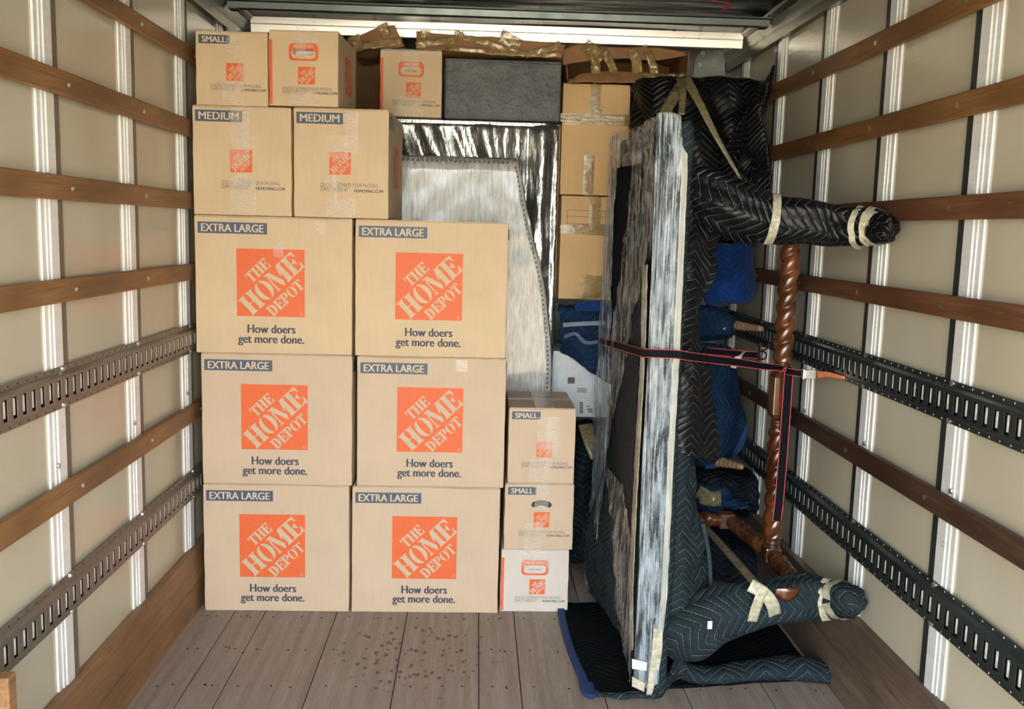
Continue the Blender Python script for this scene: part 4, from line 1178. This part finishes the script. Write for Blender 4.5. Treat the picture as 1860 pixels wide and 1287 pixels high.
# black pile in the dark lower right
bundle('black_blanket', 'black quilted bundle low in the back, left of the twisted post', rp([
    [(1235, 842, 4.75), (1300, 850, 4.70), (1360, 858, 4.7), (1400, 865, 4.7)],
    [(1235, 850, 4.50), (1300, 852, 4.40), (1360, 860, 4.38), (1400, 872, 4.45)],
    [(1235, 890, 4.42), (1300, 888, 4.30), (1360, 895, 4.26), (1400, 905, 4.36)],
    [(1235, 920, 4.42), (1300, 918, 4.30), (1360, 925, 4.26), (1400, 935, 4.34)],
    [(1235, 935, 4.50), (1300, 930, 4.42), (1360, 935, 4.40), (1400, 945, 4.40)]]), 'quilt_dark', 46, 40, .03, 6, seed=9)
bundle('teal_blanket_edge', 'crumpled teal blanket edge lying over the carved stretcher', rp([
    [(1262, 872, 4.26), (1290, 885, 4.20), (1325, 890, 4.2), (1350, 905, 4.2)], [(1262, 905, 4.22), (1290, 912, 4.15), (1325, 910, 4.15), (1352, 918, 4.16)], [(1262, 925, 4.24), (1290, 935, 4.18), (1325, 925, 4.17), (1372, 925, 4.18)]]), 'quilt_blue', 26, 18, .02, 12, seed=3,
    parts=[ribbon('tape', [PY(1268, 892, 4.17), PY(1285, 905, 4.12), PY(1310, 905, 4.12)], .07, M['tape_olive'], None, up=(0, .2, 1), wig=.02)])
bundle('navy_heap', 'dark navy blanket heap on the floor between the wrapped table legs', rp([
    [(1200, 950, 4.60), (1300, 955, 4.45), (1380, 960, 4.45), (1450, 980, 4.5)],
    [(1200, 985, 4.40), (1300, 985, 4.25), (1380, 1000, 4.22), (1450, 1010, 4.4)],
    [(1200, 1030, 4.30), (1300, 1030, 4.20), (1380, 1040, 4.18), (1450, 1060, 4.2)],
    [(1200, 1050, 4.23), (1300, 1056, 4.20), (1380, 1060, 4.18), (1450, 1066, 4.16)]]), 'quilt_dark', 40, 30, .03, 4, seed=12)

# ------------------------------------------------------------ the wrapped table standing on its side
TX0, TX1, TY0, TY1 = .612, .715, 3.145, 4.19
TZ = 2.035
tb = thing('wrapped_table', 'table on its side in quilted blankets and stretch film, wrapped legs pointing right', 'table', (.66, 3.66, 0))
tp_ = []


def slab(name, x0, x1, y0, y1, z0, z1, mat, r=.03, disp=.006, sc1=6, seed=0, ny=60, nz=100, skirt=None):
    """rounded slab in vertical position, perimeter loft in z"""
    per = []
    for cx, cy, a0 in ((x1 - r, y1 - r, 0), (x0 + r, y1 - r, 90), (x0 + r, y0 + r, 180), (x1 - r, y0 + r, 270)):
        for i in range(7): a_ = math.radians(a0 + 15 * i); per.append(Vector((cx + r * math.cos(a_), cy + r * math.sin(a_), 0)))
    per.append(per[0].copy()); dense = []
    for a_, b_ in zip(per, per[1:]):
        m2 = max(1, int((b_ - a_).length / .03))
        for i in range(m2): dense.append(a_.lerp(b_, i / m2))
    per = dense; m2 = len(per); V = []; uv = []; c_ = Vector(((x0 + x1) / 2, (y0 + y1) / 2, 0)); acc = [0]
    for i in range(1, m2 + 1): acc.append(acc[-1] + (per[i % m2] - per[i - 1]).length)
    for j in range(nz):
        t_ = j / (nz - 1); z = z0 + (z1 - z0) * t_
        for i in range(m2 + 1):
            p = per[i % m2].copy(); p.z = z
            nrm = Vector((p.x - c_.x, (p.y - c_.y) * .05, 0)).normalized() if abs(p.x - c_.x) > (x1 - x0) / 2 - r * 1.2 else Vector((0, 1 if p.y > c_.y else -1, 0))
            q = p.copy(); q.z *= .45
            if skirt: p = skirt(p, t_)
            endr = min(1, min(t_, 1 - t_) / .012); p2 = p + nrm * disp * (1.5 * N3(q, sc1, seed) + .5 * N3(p, sc1 * 3, seed + 2)) - nrm * .01 * (1 - endr)
            V.append(p2); uv.append((acc[i], z))
    s_ = m2 + 1
    F = [(j * s_ + i, j * s_ + i + 1, (j + 1) * s_ + i + 1, (j + 1) * s_ + i) for j in range(nz - 1) for i in range(m2)]
    V += [Vector((c_.x, c_.y, z0)), Vector((c_.x, c_.y, z1))]; uv += [(0, 0), (0, 0)]
    F += [(len(V) - 2, i + 1, i) for i in range(m2)] + [(len(V) - 1, (nz - 1) * s_ + i, (nz - 1) * s_ + i + 1) for i in range(m2)]
    return obj(name, V, F, mat, None, True, uv)


def far_bulge(p, t_):
    p = p.copy(); k_ = (p.y - TY0) / (TY1 - TY0)
    if k_ > .5: p.x -= .10 * (k_ - .5) * 2 * math.exp(-((t_ - .10) / .16) ** 2); p.z += .06 * (k_ - .5) * t_
    return p


tp_.append(slab('blanket_wrap', TX0 + .006, TX1, TY0, TY1, .002, TZ - .01, M['quilt_teal'], r=.035, disp=.005, skirt=far_bulge))
# lighter-handed dark cloth on the side facing the cartons is part of the wrap; film goes round everything
film = slab('stretch_film', TX0 - .006, TX1 - .012, TY0 - .012, TY1 + .012, .0, TZ + .004, M['film'], r=.04, disp=.008, sc1=8, seed=4, skirt=far_bulge)
tp_.append(film)


def fm(pts, mat, name='stretch_film', n=24, m_=60, fold=.008, fs=9, thick=.0012, seed=0):
    return sheet(name, pts, M[mat], None, n, m_, thick, fold, fs, (3, 3, .4), seed=seed, off=0)


xf = TX0 - .016
# black glossy quilt on the far part of the left face, showing between film strips
tp_.append(sheet('black_quilt', [[PX(1112, 306, xf - .004), PX(1150, 300, xf - .004)], [PX(1106, 420, xf - .004), PX(1143, 420, xf - .004)], [PX(1100, 520, xf - .004), PX(1122, 540, xf - .004)], [PX(1101, 560, xf - .004), PX(1106, 570, xf - .004)]], M['quilt_floor'], None, 14, 40, .003))
tp_.append(sheet('black_quilt', [[PX(1158, 470, xf - .004), PX(1166, 470, xf - .004)], [PX(1143, 560, xf - .004), PX(1166, 560, xf - .004)], [PX(1134, 660, xf - .004), PX(1160, 660, xf - .004)], [PX(1112, 760, xf - .004), PX(1156, 760, xf - .004)], [PX(1112, 860, xf - .004), PX(1150, 860, xf - .004)], [PX(1128, 950, xf - .004), PX(1146, 950, xf - .004)]], M['quilt_dark'], None, 16, 60, .003))
# bunched film: vertical ropes
tp_.append(fm([[PX(1150, 240, xf - .008), PX(1190, 215, xf - .008)], [PX(1146, 330, xf - .01), PX(1188, 330, xf - .01)], [PX(1128, 480, xf - .01), PX(1178, 470, xf - .01)], [PX(1110, 600, xf - .01), PX(1146, 590, xf - .01)], [PX(1108, 700, xf - .01), PX(1134, 660, xf - .01)], [PX(1096, 860, xf - .01), PX(1108, 780, xf - .01)]], 'film_dense', fold=.012, fs=12))
tp_.append(fm([[PX(1108, 250, xf - .012), PX(1128, 240, xf - .012)], [PX(1099, 400, xf - .012), PX(1113, 400, xf - .012)], [PX(1087, 620, xf - .014), PX(1108, 610, xf - .012)], [PX(1078, 760, xf - .02), PX(1104, 760, xf - .012)], [PX(1074, 860, xf - .03), PX(1098, 850, xf - .02)], [PX(1072, 980, xf - .05), PX(1084, 980, xf - .04)]], 'film_blue', seed=4))
tp_.append(fm([[PX(1112, 240, xf - .006), PX(1150, 232, xf - .006), PX(1190, 212, xf - .006)], [PX(1108, 270, xf - .006), PX(1150, 265, xf - .006), PX(1190, 250, xf - .006)], [PX(1108, 305, xf - .006), PX(1150, 300, xf - .006), PX(1190, 290, xf - .006)]], 'film_dense', n=30, m_=24, fold=.012, fs=16))
# lower trailing film
tp_.append(fm([[PX(1096, 840, xf - .02), PX(1130, 880, xf - .012)], [PX(1108, 930, xf - .03), PX(1142, 960, xf - .012)], [PX(1114, 1020, xf - .03), PX(1146, 1060, xf - .012)], [PX(1124, 1120, xf - .02), PX(1146, 1160, xf - .012)], [PX(1136, 1200, xf - .014), PX(1146, 1240, xf - .01)]], 'film_dense', seed=2))
tp_.append(roll('film_rope', [(PX(1080, 900, xf - .02), .006), (PX(1074, 1000, xf - .03), .010), (PX(1068, 1030, xf - .035), .018), (PX(1072, 1070, xf - .03), .016), (PX(1095, 1140, xf - .02), .009), (PX(1122, 1200, xf - .01), .007), (PX(1144, 1258, xf), .005)], M['film_blue'], None, seg=14, wr=.004, ws=20))
# near edge: milky film band, pale tape strip on its right side
ye = TY0 - .016
tp_.append(fm([[PY(1193, 205, ye), PY(1215, 203, ye), PY(1237, 210, ye)], [PY(1188, 330, ye), PY(1212, 330, ye), PY(1240, 330, ye)], [PY(1178, 620, ye), PY(1200, 620, ye), PY(1226, 620, ye)], [PY(1166, 860, ye), PY(1190, 860, ye), PY(1214, 860, ye)], [PY(1158, 1080, ye), PY(1180, 1080, ye), PY(1203, 1080, ye)], [PY(1150, 1240, ye), PY(1172, 1250, ye), PY(1196, 1240, ye)]], 'film_blue', n=30, m_=120, fold=.007, fs=10))
xr_ = TX1 + .004
yb_ = TY0 - .022
tp_.append(sheet('film_band', [[PY(1238, 262, yb_), PY(1250, 280, yb_ + .01)], [PY(1237, 330, yb_), PY(1248, 340, yb_ + .01)], [PY(1224, 620, yb_), PY(1236, 620, yb_ + .01)], [PY(1212, 860, yb_), PY(1223, 860, yb_ + .01)], [PY(1201, 1080, yb_), PY(1212, 1080, yb_ + .01)], [PY(1194, 1150, yb_), PY(1204, 1150, yb_ + .01)]], M['film_edge'], None, 10, 80, .002, .003, 14))
tp_.append(sheet('film_band', [[PX(1166, 480, xf - .004), PX(1176, 480, xf - .004)], [PX(1163, 640, xf - .004), PX(1171, 640, xf - .004)], [PX(1150, 880, xf - .004), PX(1158, 880, xf - .004)], [PX(1143, 1060, xf - .004), PX(1150, 1060, xf - .004)], [PX(1144, 1180, xf - .004), PX(1149, 1180, xf - .004)]], M['tape_pale'], None, 8, 60, .0015, .002, 14))
# folded plastic corner at the bottom with tape patches
tp_.append(sheet('tape', [[PY(1187, 1140, ye - .006), PY(1203, 1142, ye - .004)], [PY(1182, 1200, ye - .007), PY(1202, 1190, ye - .005)], [PY(1174, 1262, ye - .006), PY(1184, 1262, ye - .004)]], M['tape_pale'], None, 12, 30, .001, .004, 20))
tp_.append(sheet('tape', [[PY(1148, 1196, ye - .007), PY(1176, 1203, ye - .007)], [PY(1148, 1214, ye - .007), PY(1174, 1218, ye - .007)]], M['paper'], None, 12, 10, .001))
tp_.append(sheet('tape', [[PY(1148, 1228, ye - .007), PY(1172, 1240, ye - .007)], [PY(1148, 1246, ye - .007), PY(1170, 1256, ye - .007)]], M['tape_pale'], None, 12, 10, .001))
# drapes hanging on the leg side of the table top
tp_.append(sheet('blanket_drape', rp([
    [(1238, 285, 3.20), (1256, 300, 3.24), (1282, 330, 3.30)],
    [(1240, 330, 3.18), (1268, 345, 3.22), (1310, 380, 3.30)],
    [(1240, 400, 3.18), (1270, 400, 3.20), (1306, 430, 3.28)],
    [(1240, 450, 3.18), (1270, 460, 3.20), (1304, 482, 3.26)],
    [(1240, 510, 3.18), (1262, 530, 3.20), (1284, 540, 3.26)],
    [(1238, 560, 3.18), (1256, 575, 3.20), (1268, 590, 3.24)],
    [(1236, 620, 3.18), (1262, 630, 3.22), (1288, 640, 3.30)],
    [(1232, 700, 3.18), (1262, 700, 3.20), (1296, 710, 3.30)],
    [(1228, 770, 3.17), (1262, 775, 3.20), (1308, 780, 3.30)],
    [(1226, 820, 3.17), (1262, 830, 3.20), (1304, 838, 3.32)]]), M['quilt_black'], None, 60, 140, .012, .026, 6, (1, 1, .7), seed=6, uvrot=False))
tp_.append(sheet('blanket_drape', rp([
    [(1226, 808, 3.18), (1252, 815, 3.22), (1262, 820, 3.30)],
    [(1222, 880, 3.18), (1250, 880, 3.22), (1266, 880, 3.30)],
    [(1216, 960, 3.18), (1246, 955, 3.21), (1276, 960, 3.32)],
    [(1210, 1040, 3.18), (1248, 1035, 3.20), (1288, 1040, 3.34)],
    [(1206, 1110, 3.18), (1246, 1115, 3.20), (1286, 1120, 3.36)],
    [(1204, 1160, 3.18), (1240, 1160, 3.20), (1280, 1148, 3.36)]]), M['quilt_teal'], None, 50, 90, .012, .016, 6, seed=8))
# wrapped legs
UL = [(PY(1238, 330, 3.26), .050), (PY(1262, 338, 3.24), .070), (PY(1310, 368, 3.20), .090), (PY(1360, 390, 3.18), .092), (PY(1400, 398, 3.17), .078), (PY(1450, 402, 3.16), .078), (PY(1510, 410, 3.15), .076), (PY(1560, 412, 3.08), .064), (PY(1592, 413, 3.03), .052), (PY(1612, 420, 2.96), .036), (PY(1620, 422, 2.94), .018)]
tp_.append(roll('upper_leg', UL, M['quilt_black'], None, 48, 110, .012, 9, seed=3))
LL = [(PY(1212, 1170, 3.24), .060), (PY(1245, 1148, 3.22), .105), (PY(1290, 1118, 3.20), .098), (PY(1340, 1103, 3.19), .086), (PY(1400, 1092, 3.18), .076), (PY(1460, 1085, 3.18), .080), (PY(1510, 1088, 3.14), .066), (PY(1540, 1090, 3.06), .055), (PY(1556, 1092, 3.02), .040), (PY(1562, 1093, 3.0), .018)]
tp_.append(roll('lower_leg', LL, M['quilt_teal'], None, 48, 110, .009, 9, seed=5))


def ring_on(path, t0, t1, extra=.006, mat='tape_pale', seed=0, name='tape_ring'):
    P = crom([Vector(p) for p, r in path], 200); R2 = [q.x for q in crom([Vector((r, 0, 0)) for p, r in path], 200)]
    ia, ib = int(t0 * 199), int(t1 * 199); im = (ia + ib) // 2
    return roll(name, [(P[i], R2[i] + extra) for i in (ia, im, ib)], M[mat], None, 40, 10, .005, 12, cap=False, seed=seed)


def band(cx, cy, Y, dx, r, mat='tape_pale', tilt=0.0, name='tape_ring'):
    a_ = PY(cx - dx, cy - tilt, Y); b_ = PY(cx + dx, cy + tilt, Y)
    return roll(name, [(a_, r), (a_.lerp(b_, .5), r + .001), (b_, r)], M[mat], None, 40, 8, .004, 14, cap=False, seed=cx)


tp_ += [ring_on(UL, .385, .42, .009, seed=1), ring_on(UL, .70, .725, .007, seed=2), ring_on(UL, .755, .80, .007, seed=3), ring_on(UL, .80, .835, .006, seed=7),
        ring_on(LL, .64, .69, .007, seed=4), ring_on(LL, .71, .76, .007, seed=5)]
tp_.append(ribbon('tape', [PY(1362, 1062, 3.09), PY(1385, 1075, 3.08), PY(1402, 1095, 3.08), PY(1408, 1118, 3.10)], .045, M['tape_pale'], None, up=(1, 0, .2), wig=.005))
tp_.append(ribbon('tape', [PY(1388, 1070, 3.078), PY(1378, 1090, 3.075), PY(1366, 1128, 3.10)], .036, M['tape_pale'], None, up=(1, 0, 0), wig=.005))
tp_.append(ribbon('tape', [PY(1276, 952, 4.0), PY(1320, 1000, 3.55), PY(1378, 1066, 3.12)], .030, M['tape_olive'], None, up=(1, 0, .6), wig=.002))
tp_.append(ribbon('blanket_hem', [PY(1277, 950, 3.27), PY(1288, 1010, 3.29), PY(1291, 1080, 3.30), PY(1286, 1145, 3.29)], .014, M['binding_dark'], None, up=(1, -.5, 0), thick=.008))
tg = B(); p = PY(1289, 1134, 3.10); tg.box(p.x - .008, p.x + .008, p.y - .004, p.y, p.z - .014, p.z + .014); tp_.append(tg.make('care_tag', M['paper']))


# barley twist stretchers of the table
def twist(p0, p1, r, turns, n=160, seg=28, amp=.20, ends=True, starts=2):
    P0, P1 = Vector(p0), Vector(p1); ax = (P1 - P0); L = ax.length; ax.normalize(); u = ax.orthogonal().normalized(); w_ = ax.cross(u); V = []
    for i in range(n):
        t_ = i / (n - 1); p = P0 + ax * L * t_; e_ = min(t_, 1 - t_) * L
        k_ = smooth01((e_ - .02) / .04) if ends else 1
        bead = (1 + .10 * math.cos(e_ / .02 * math.pi * 2)) if e_ < .035 and ends else 1
        for j in range(seg):
            a_ = 2 * math.pi * j / seg
            ph = starts * (a_ - turns * 2 * math.pi * t_)
            ridge = (abs(math.cos(ph / 2)) ** .7) * 2 - 1
            rr = r * (1 + amp * ridge * k_) * bead * (1 - .12 * (1 - k_))
            V.append(p + (u * math.cos(a_) + w_ * math.sin(a_)) * rr)
    F = [(i * seg + j, i * seg + (j + 1) % seg, (i + 1) * seg + (j + 1) % seg, (i + 1) * seg + j) for i in range(n - 1) for j in range(seg)]
    F += [tuple(reversed(range(seg))), tuple(range((n - 1) * seg, n * seg))]
    return obj('twisted_stretcher', V, F, M['post'], None, True)


YP = 3.64
ptop = PY(1439, 425, YP); pm1 = PY(1420, 672, YP); pm2 = PY(1414, 762, YP); pbt = PY(1402, 992, YP)
tp_.append(twist(pm1, ptop, .0335, 3.9, 200, starts=2)); tp_.append(twist(pbt, pm2, .0335, 3.6, 200, starts=2))
b = B(); c_ = (pm1 + pm2) / 2; hh_ = (pm1 - pm2).length / 2 - .006; wq = .037
b.v = []
for zz, s_ in ((-hh_, .72), (-hh_ + .02, 1), (hh_ - .02, 1), (hh_, .72)):
    for sx__, sy__ in ((-1, -1), (1, -1), (1, 1), (-1, 1)):
        b.v.append((c_.x + sx__ * wq * s_, c_.y + sy__ * wq * s_, c_.z + zz))
b.f = [(3, 2, 1, 0), (12, 13, 14, 15)] + [(k_ * 4 + i, k_ * 4 + (i + 1) % 4, k_ * 4 + 4 + (i + 1) % 4, k_ * 4 + 4 + i) for k_ in range(3) for i in range(4)]
tp_.append(b.make('carved_block', M['post'], bevel=.004))
for zz in (pm1.z + .004, pm2.z - .004):
    b = B(); b.cyl((c_.x, c_.y, zz - .010), .034, .007, 'z', 24, .15); b.cyl((c_.x, c_.y, zz + .0), .036, .007, 'z', 24, .15); tp_.append(b.make('collar', M['post'], smooth=False, bevel=.002))
# block at the foot of the post and the side stretcher running front to back
bc = Vector((pbt.x + .0, YP, pbt.z - .03))
b = B(); b.box(bc.x - .034, bc.x + .034, YP - .036, YP + .036, bc.z - .032, bc.z + .032); tp_.append(b.make('carved_block', M['post'], bevel=.008))
tp_.append(twist((bc.x, YP - .034, bc.z), (bc.x + .005, 3.24, bc.z - .02), .030, 3, 120))
far = PY(1318, 943, 4.14)
tp_.append(twist((bc.x, YP + .034, bc.z), (far.x + .02, 4.10, far.z), .030, 3, 120))
b = B(); b.box(far.x - .034, far.x + .034, 4.10, 4.17, far.z - .034, far.z + .034); tp_.append(b.make('carved_block', plain('block side walnut', (.17, .075, .045), .35), bevel=.005))
tp_.append(twist((far.x - .034, 4.135, far.z), (far.x - .30, 4.135, far.z + .0), .034, 2, 100))
kids(tb, tp_)

# hole showing carved wood in the lower wrap
hw = roll('worn_hole', [(PY(1408, 1074, 3.112), .010), (PY(1432, 1078, 3.108), .024), (PY(1450, 1072, 3.112), .010)], M['post'], None, 20, 16, .006, 20, flat=.3)
kids(tb, [hw])

# ------------------------------------------------------------ straps
st = thing('lashing_strap', 'black strap with red edges cinching the film-wrapped table to the twisted post', 'strap', tuple(PY(1245, 640, 3.10)))
yf = TY0 - .032
pth = [PX(1086, 617, xf - .014), PX(1125, 628, xf - .016), PX(1166, 640, xf - .016), PY(1176, 641, yf), PY(1225, 643, yf), PY(1246, 646, yf + .02), PY(1290, 652, 3.30), PY(1340, 658, 3.42), PY(1380, 664, 3.52), PY(1424, 669, YP - .045)]
up_ = [(0, 0, 1), (0, 0, 1), (0, 0, 1), (.0, 0, 1), (.0, .1, 1), (.1, .5, .8), (.1, .8, .5)]


def strap(pts, up, wd=.030, n=None, w_end=None):
    o = ribbon('webbing', pts, wd, M['webbing'], None, up, .002, n or 70, w_end=w_end)
    # red selvedges along both long edges
    P = [v.co.copy() for v in o.data.vertices]; nc = 5; N_ = len(P) // nc; out = [o]
    for c0, c1 in ((0, 1), (nc - 1, nc - 2)):
        V = []; F = []
        for i in range(N_):
            a_ = P[i * nc + c0]; d_ = (P[i * nc + c1] - a_) * .30; V += [a_ - d_ * .15, a_ + d_]
        F = [(2 * i, 2 * i + 1, 2 * i + 3, 2 * i + 2) for i in range(N_ - 1)]
        e_ = obj('red_edge', V, F, M['webbing_red'], None, True); q = e_.modifiers.new('t', 'SOLIDIFY'); q.thickness = .0034; q.offset = 0; out.append(e_)
    return out


sp = strap(pth, up_, .030)
sp += strap([PY(1424, 668, YP - .052), PY(1432, 672, YP - .060), PY(1431, 700, YP - .060), PY(1424, 800, YP - .055), PY(1416, 900, YP - .052), PY(1411, 945, YP - .052)], (1, 0, 0), .036)
sp += strap([PY(1425, 672, YP - .05), PY(1440, 676, YP - .09), PY(1466, 679, 3.51)], (0, 0, 1), .026, 20)
kids(st, sp)
bc_ = PY(1471, 679, 3.50)
b = B(); b.box(bc_.x - .022, bc_.x + .022, bc_.y - .008, bc_.y + .008, bc_.z - .017, bc_.z + .017); b.box(bc_.x - .030, bc_.x - .022, bc_.y - .012, bc_.y + .012, bc_.z - .020, bc_.z + .020); b.cyl((bc_.x - .006, bc_.y - .014, bc_.z), .006, .006, 'y', 8)
bk = b.make('cam_buckle', M['steel'], bevel=.003)
ot = ribbon('webbing_tail', [PY(1484, 680, 3.47), PY(1507, 680, 3.40), PY(1534, 686, 3.32)], .026, M['webbing_orange'], None, up=(0, 0, 1), w_end=.010, wig=.008, thick=.006)
kids(st, [bk, ot])
s2 = thing('hooked_strap', 'short strap with black wire hook hanging toward the upper track', 'strap', tuple(PY(1330, 640, 4.05)))
sp = strap([PY(1284, 637, 4.10), PY(1330, 641, 4.06), PY(1378, 645, 4.02)], (0, 0, 1), .030, 24)
hk = B(); hp = [PY(*q, 4.0) for q in ((1384, 637), (1391, 641), (1391, 649), (1384, 652), (1377, 647), (1378, 639), (1386, 636), (1394, 632), (1396, 626), (1402, 624))]
hk.tube(crom(hp, 40), .004, 8); hko = hk.make('hook', M['steel_black'], smooth=True)
lb = ribbon('paper_label', [PY(1352, 638, 4.0), PY(1340, 650, 3.98), PY(1332, 668, 3.99)], .028, M['paper'], None, up=(1, 0, .7), thick=.001)
kids(s2, sp + [hko, lb])

# ------------------------------------------------------------ blanket on the floor
def fz(px, py, z=.006): return PZ(px, py, z)


fb = thing('floor_blanket', 'dark quilted blanket with blue binding spread under the wrapped table', 'blanket', tuple(PZ(1250, 1200, 0)), 0, 'quilted moving blankets')
outL = [(1018, 1095), (1022, 1130), (1036, 1180), (1056, 1225), (1070, 1258)]
outR = [(1420, 1095), (1455, 1130), (1488, 1180), (1508, 1210), (1522, 1232)]
rows = []
for l_, r_ in zip(outL, outR):
    a_, b_ = fz(*l_), fz(*r_); b_.x = min(b_.x, XR - .02); rows.append([a_, a_.lerp(b_, .33), a_.lerp(b_, .66), b_])
fbp = [sheet('quilted_cloth', rows, M['quilt_floor'], None, 60, 40, .008, .003, 8, seed=1)]
q = fbp[0].modifiers['thickness']; q.offset = 0
fbp.append(ribbon('binding', [fz(1018, 1100, .012), fz(1023, 1130, .012), fz(1037, 1180, .012), fz(1058, 1228, .013), fz(1072, 1262, .014)], .030, M['binding'], None, up=(1, -.3, 0), thick=.010, n=50))
fbp.append(ribbon('binding', [fz(1064, 1240, .014), fz(1070, 1256, .014), fz(1082, 1262, .014)], .05, M['binding'], None, up=(0, 1, 0), thick=.012, n=20))
# rolled fold along the front, an S of cloth with a dark opening at its right end
front = []
for (px_, py_, hgt, dep) in ((1075, 1257, .012, .03), (1140, 1262, .014, .03), (1200, 1258, .022, .05), (1232, 1232, .075, .07), (1262, 1240, .05, .09), (1310, 1240, .045, .10), (1380, 1236, .055, .12), (1450, 1236, .065, .13), (1500, 1240, .06, .13), (1533, 1246, .05, .11)):
    base = fz(px_, py_ + 12, 0.0); ring = []
    for s_ in range(13):
        t_ = s_ / 12; a_ = math.pi * 2 * (.0 + t_ * .86) - math.pi * .40
        ring.append(base + Vector((0, dep * .5 - dep * .5 * math.cos(a_ + math.pi * .0) * 1, .006 + hgt * .62 + hgt * .62 * math.sin(a_))))
    front.append(ring)
fbp.append(sheet('rolled_fold', front, M['quilt_teal'], None, 40, 120, .007, .004, 10, seed=3, uvrot=True))
kids(fb, fbp)
# timber end at the near left corner of the frame
lt = thing('timber_upright', 'tan timber end standing at the near bottom left corner', 'timber', (-1.1, 2.0, 0))
tp = PY(0, 1232, 2.12)
b = B(); b.box(XL + .004, PY(17, 1280, 2.12).x, 2.12, 2.16, 0, tp.z + .0)
kids(lt, [b.make('board', M['kickL'], bevel=.004)])
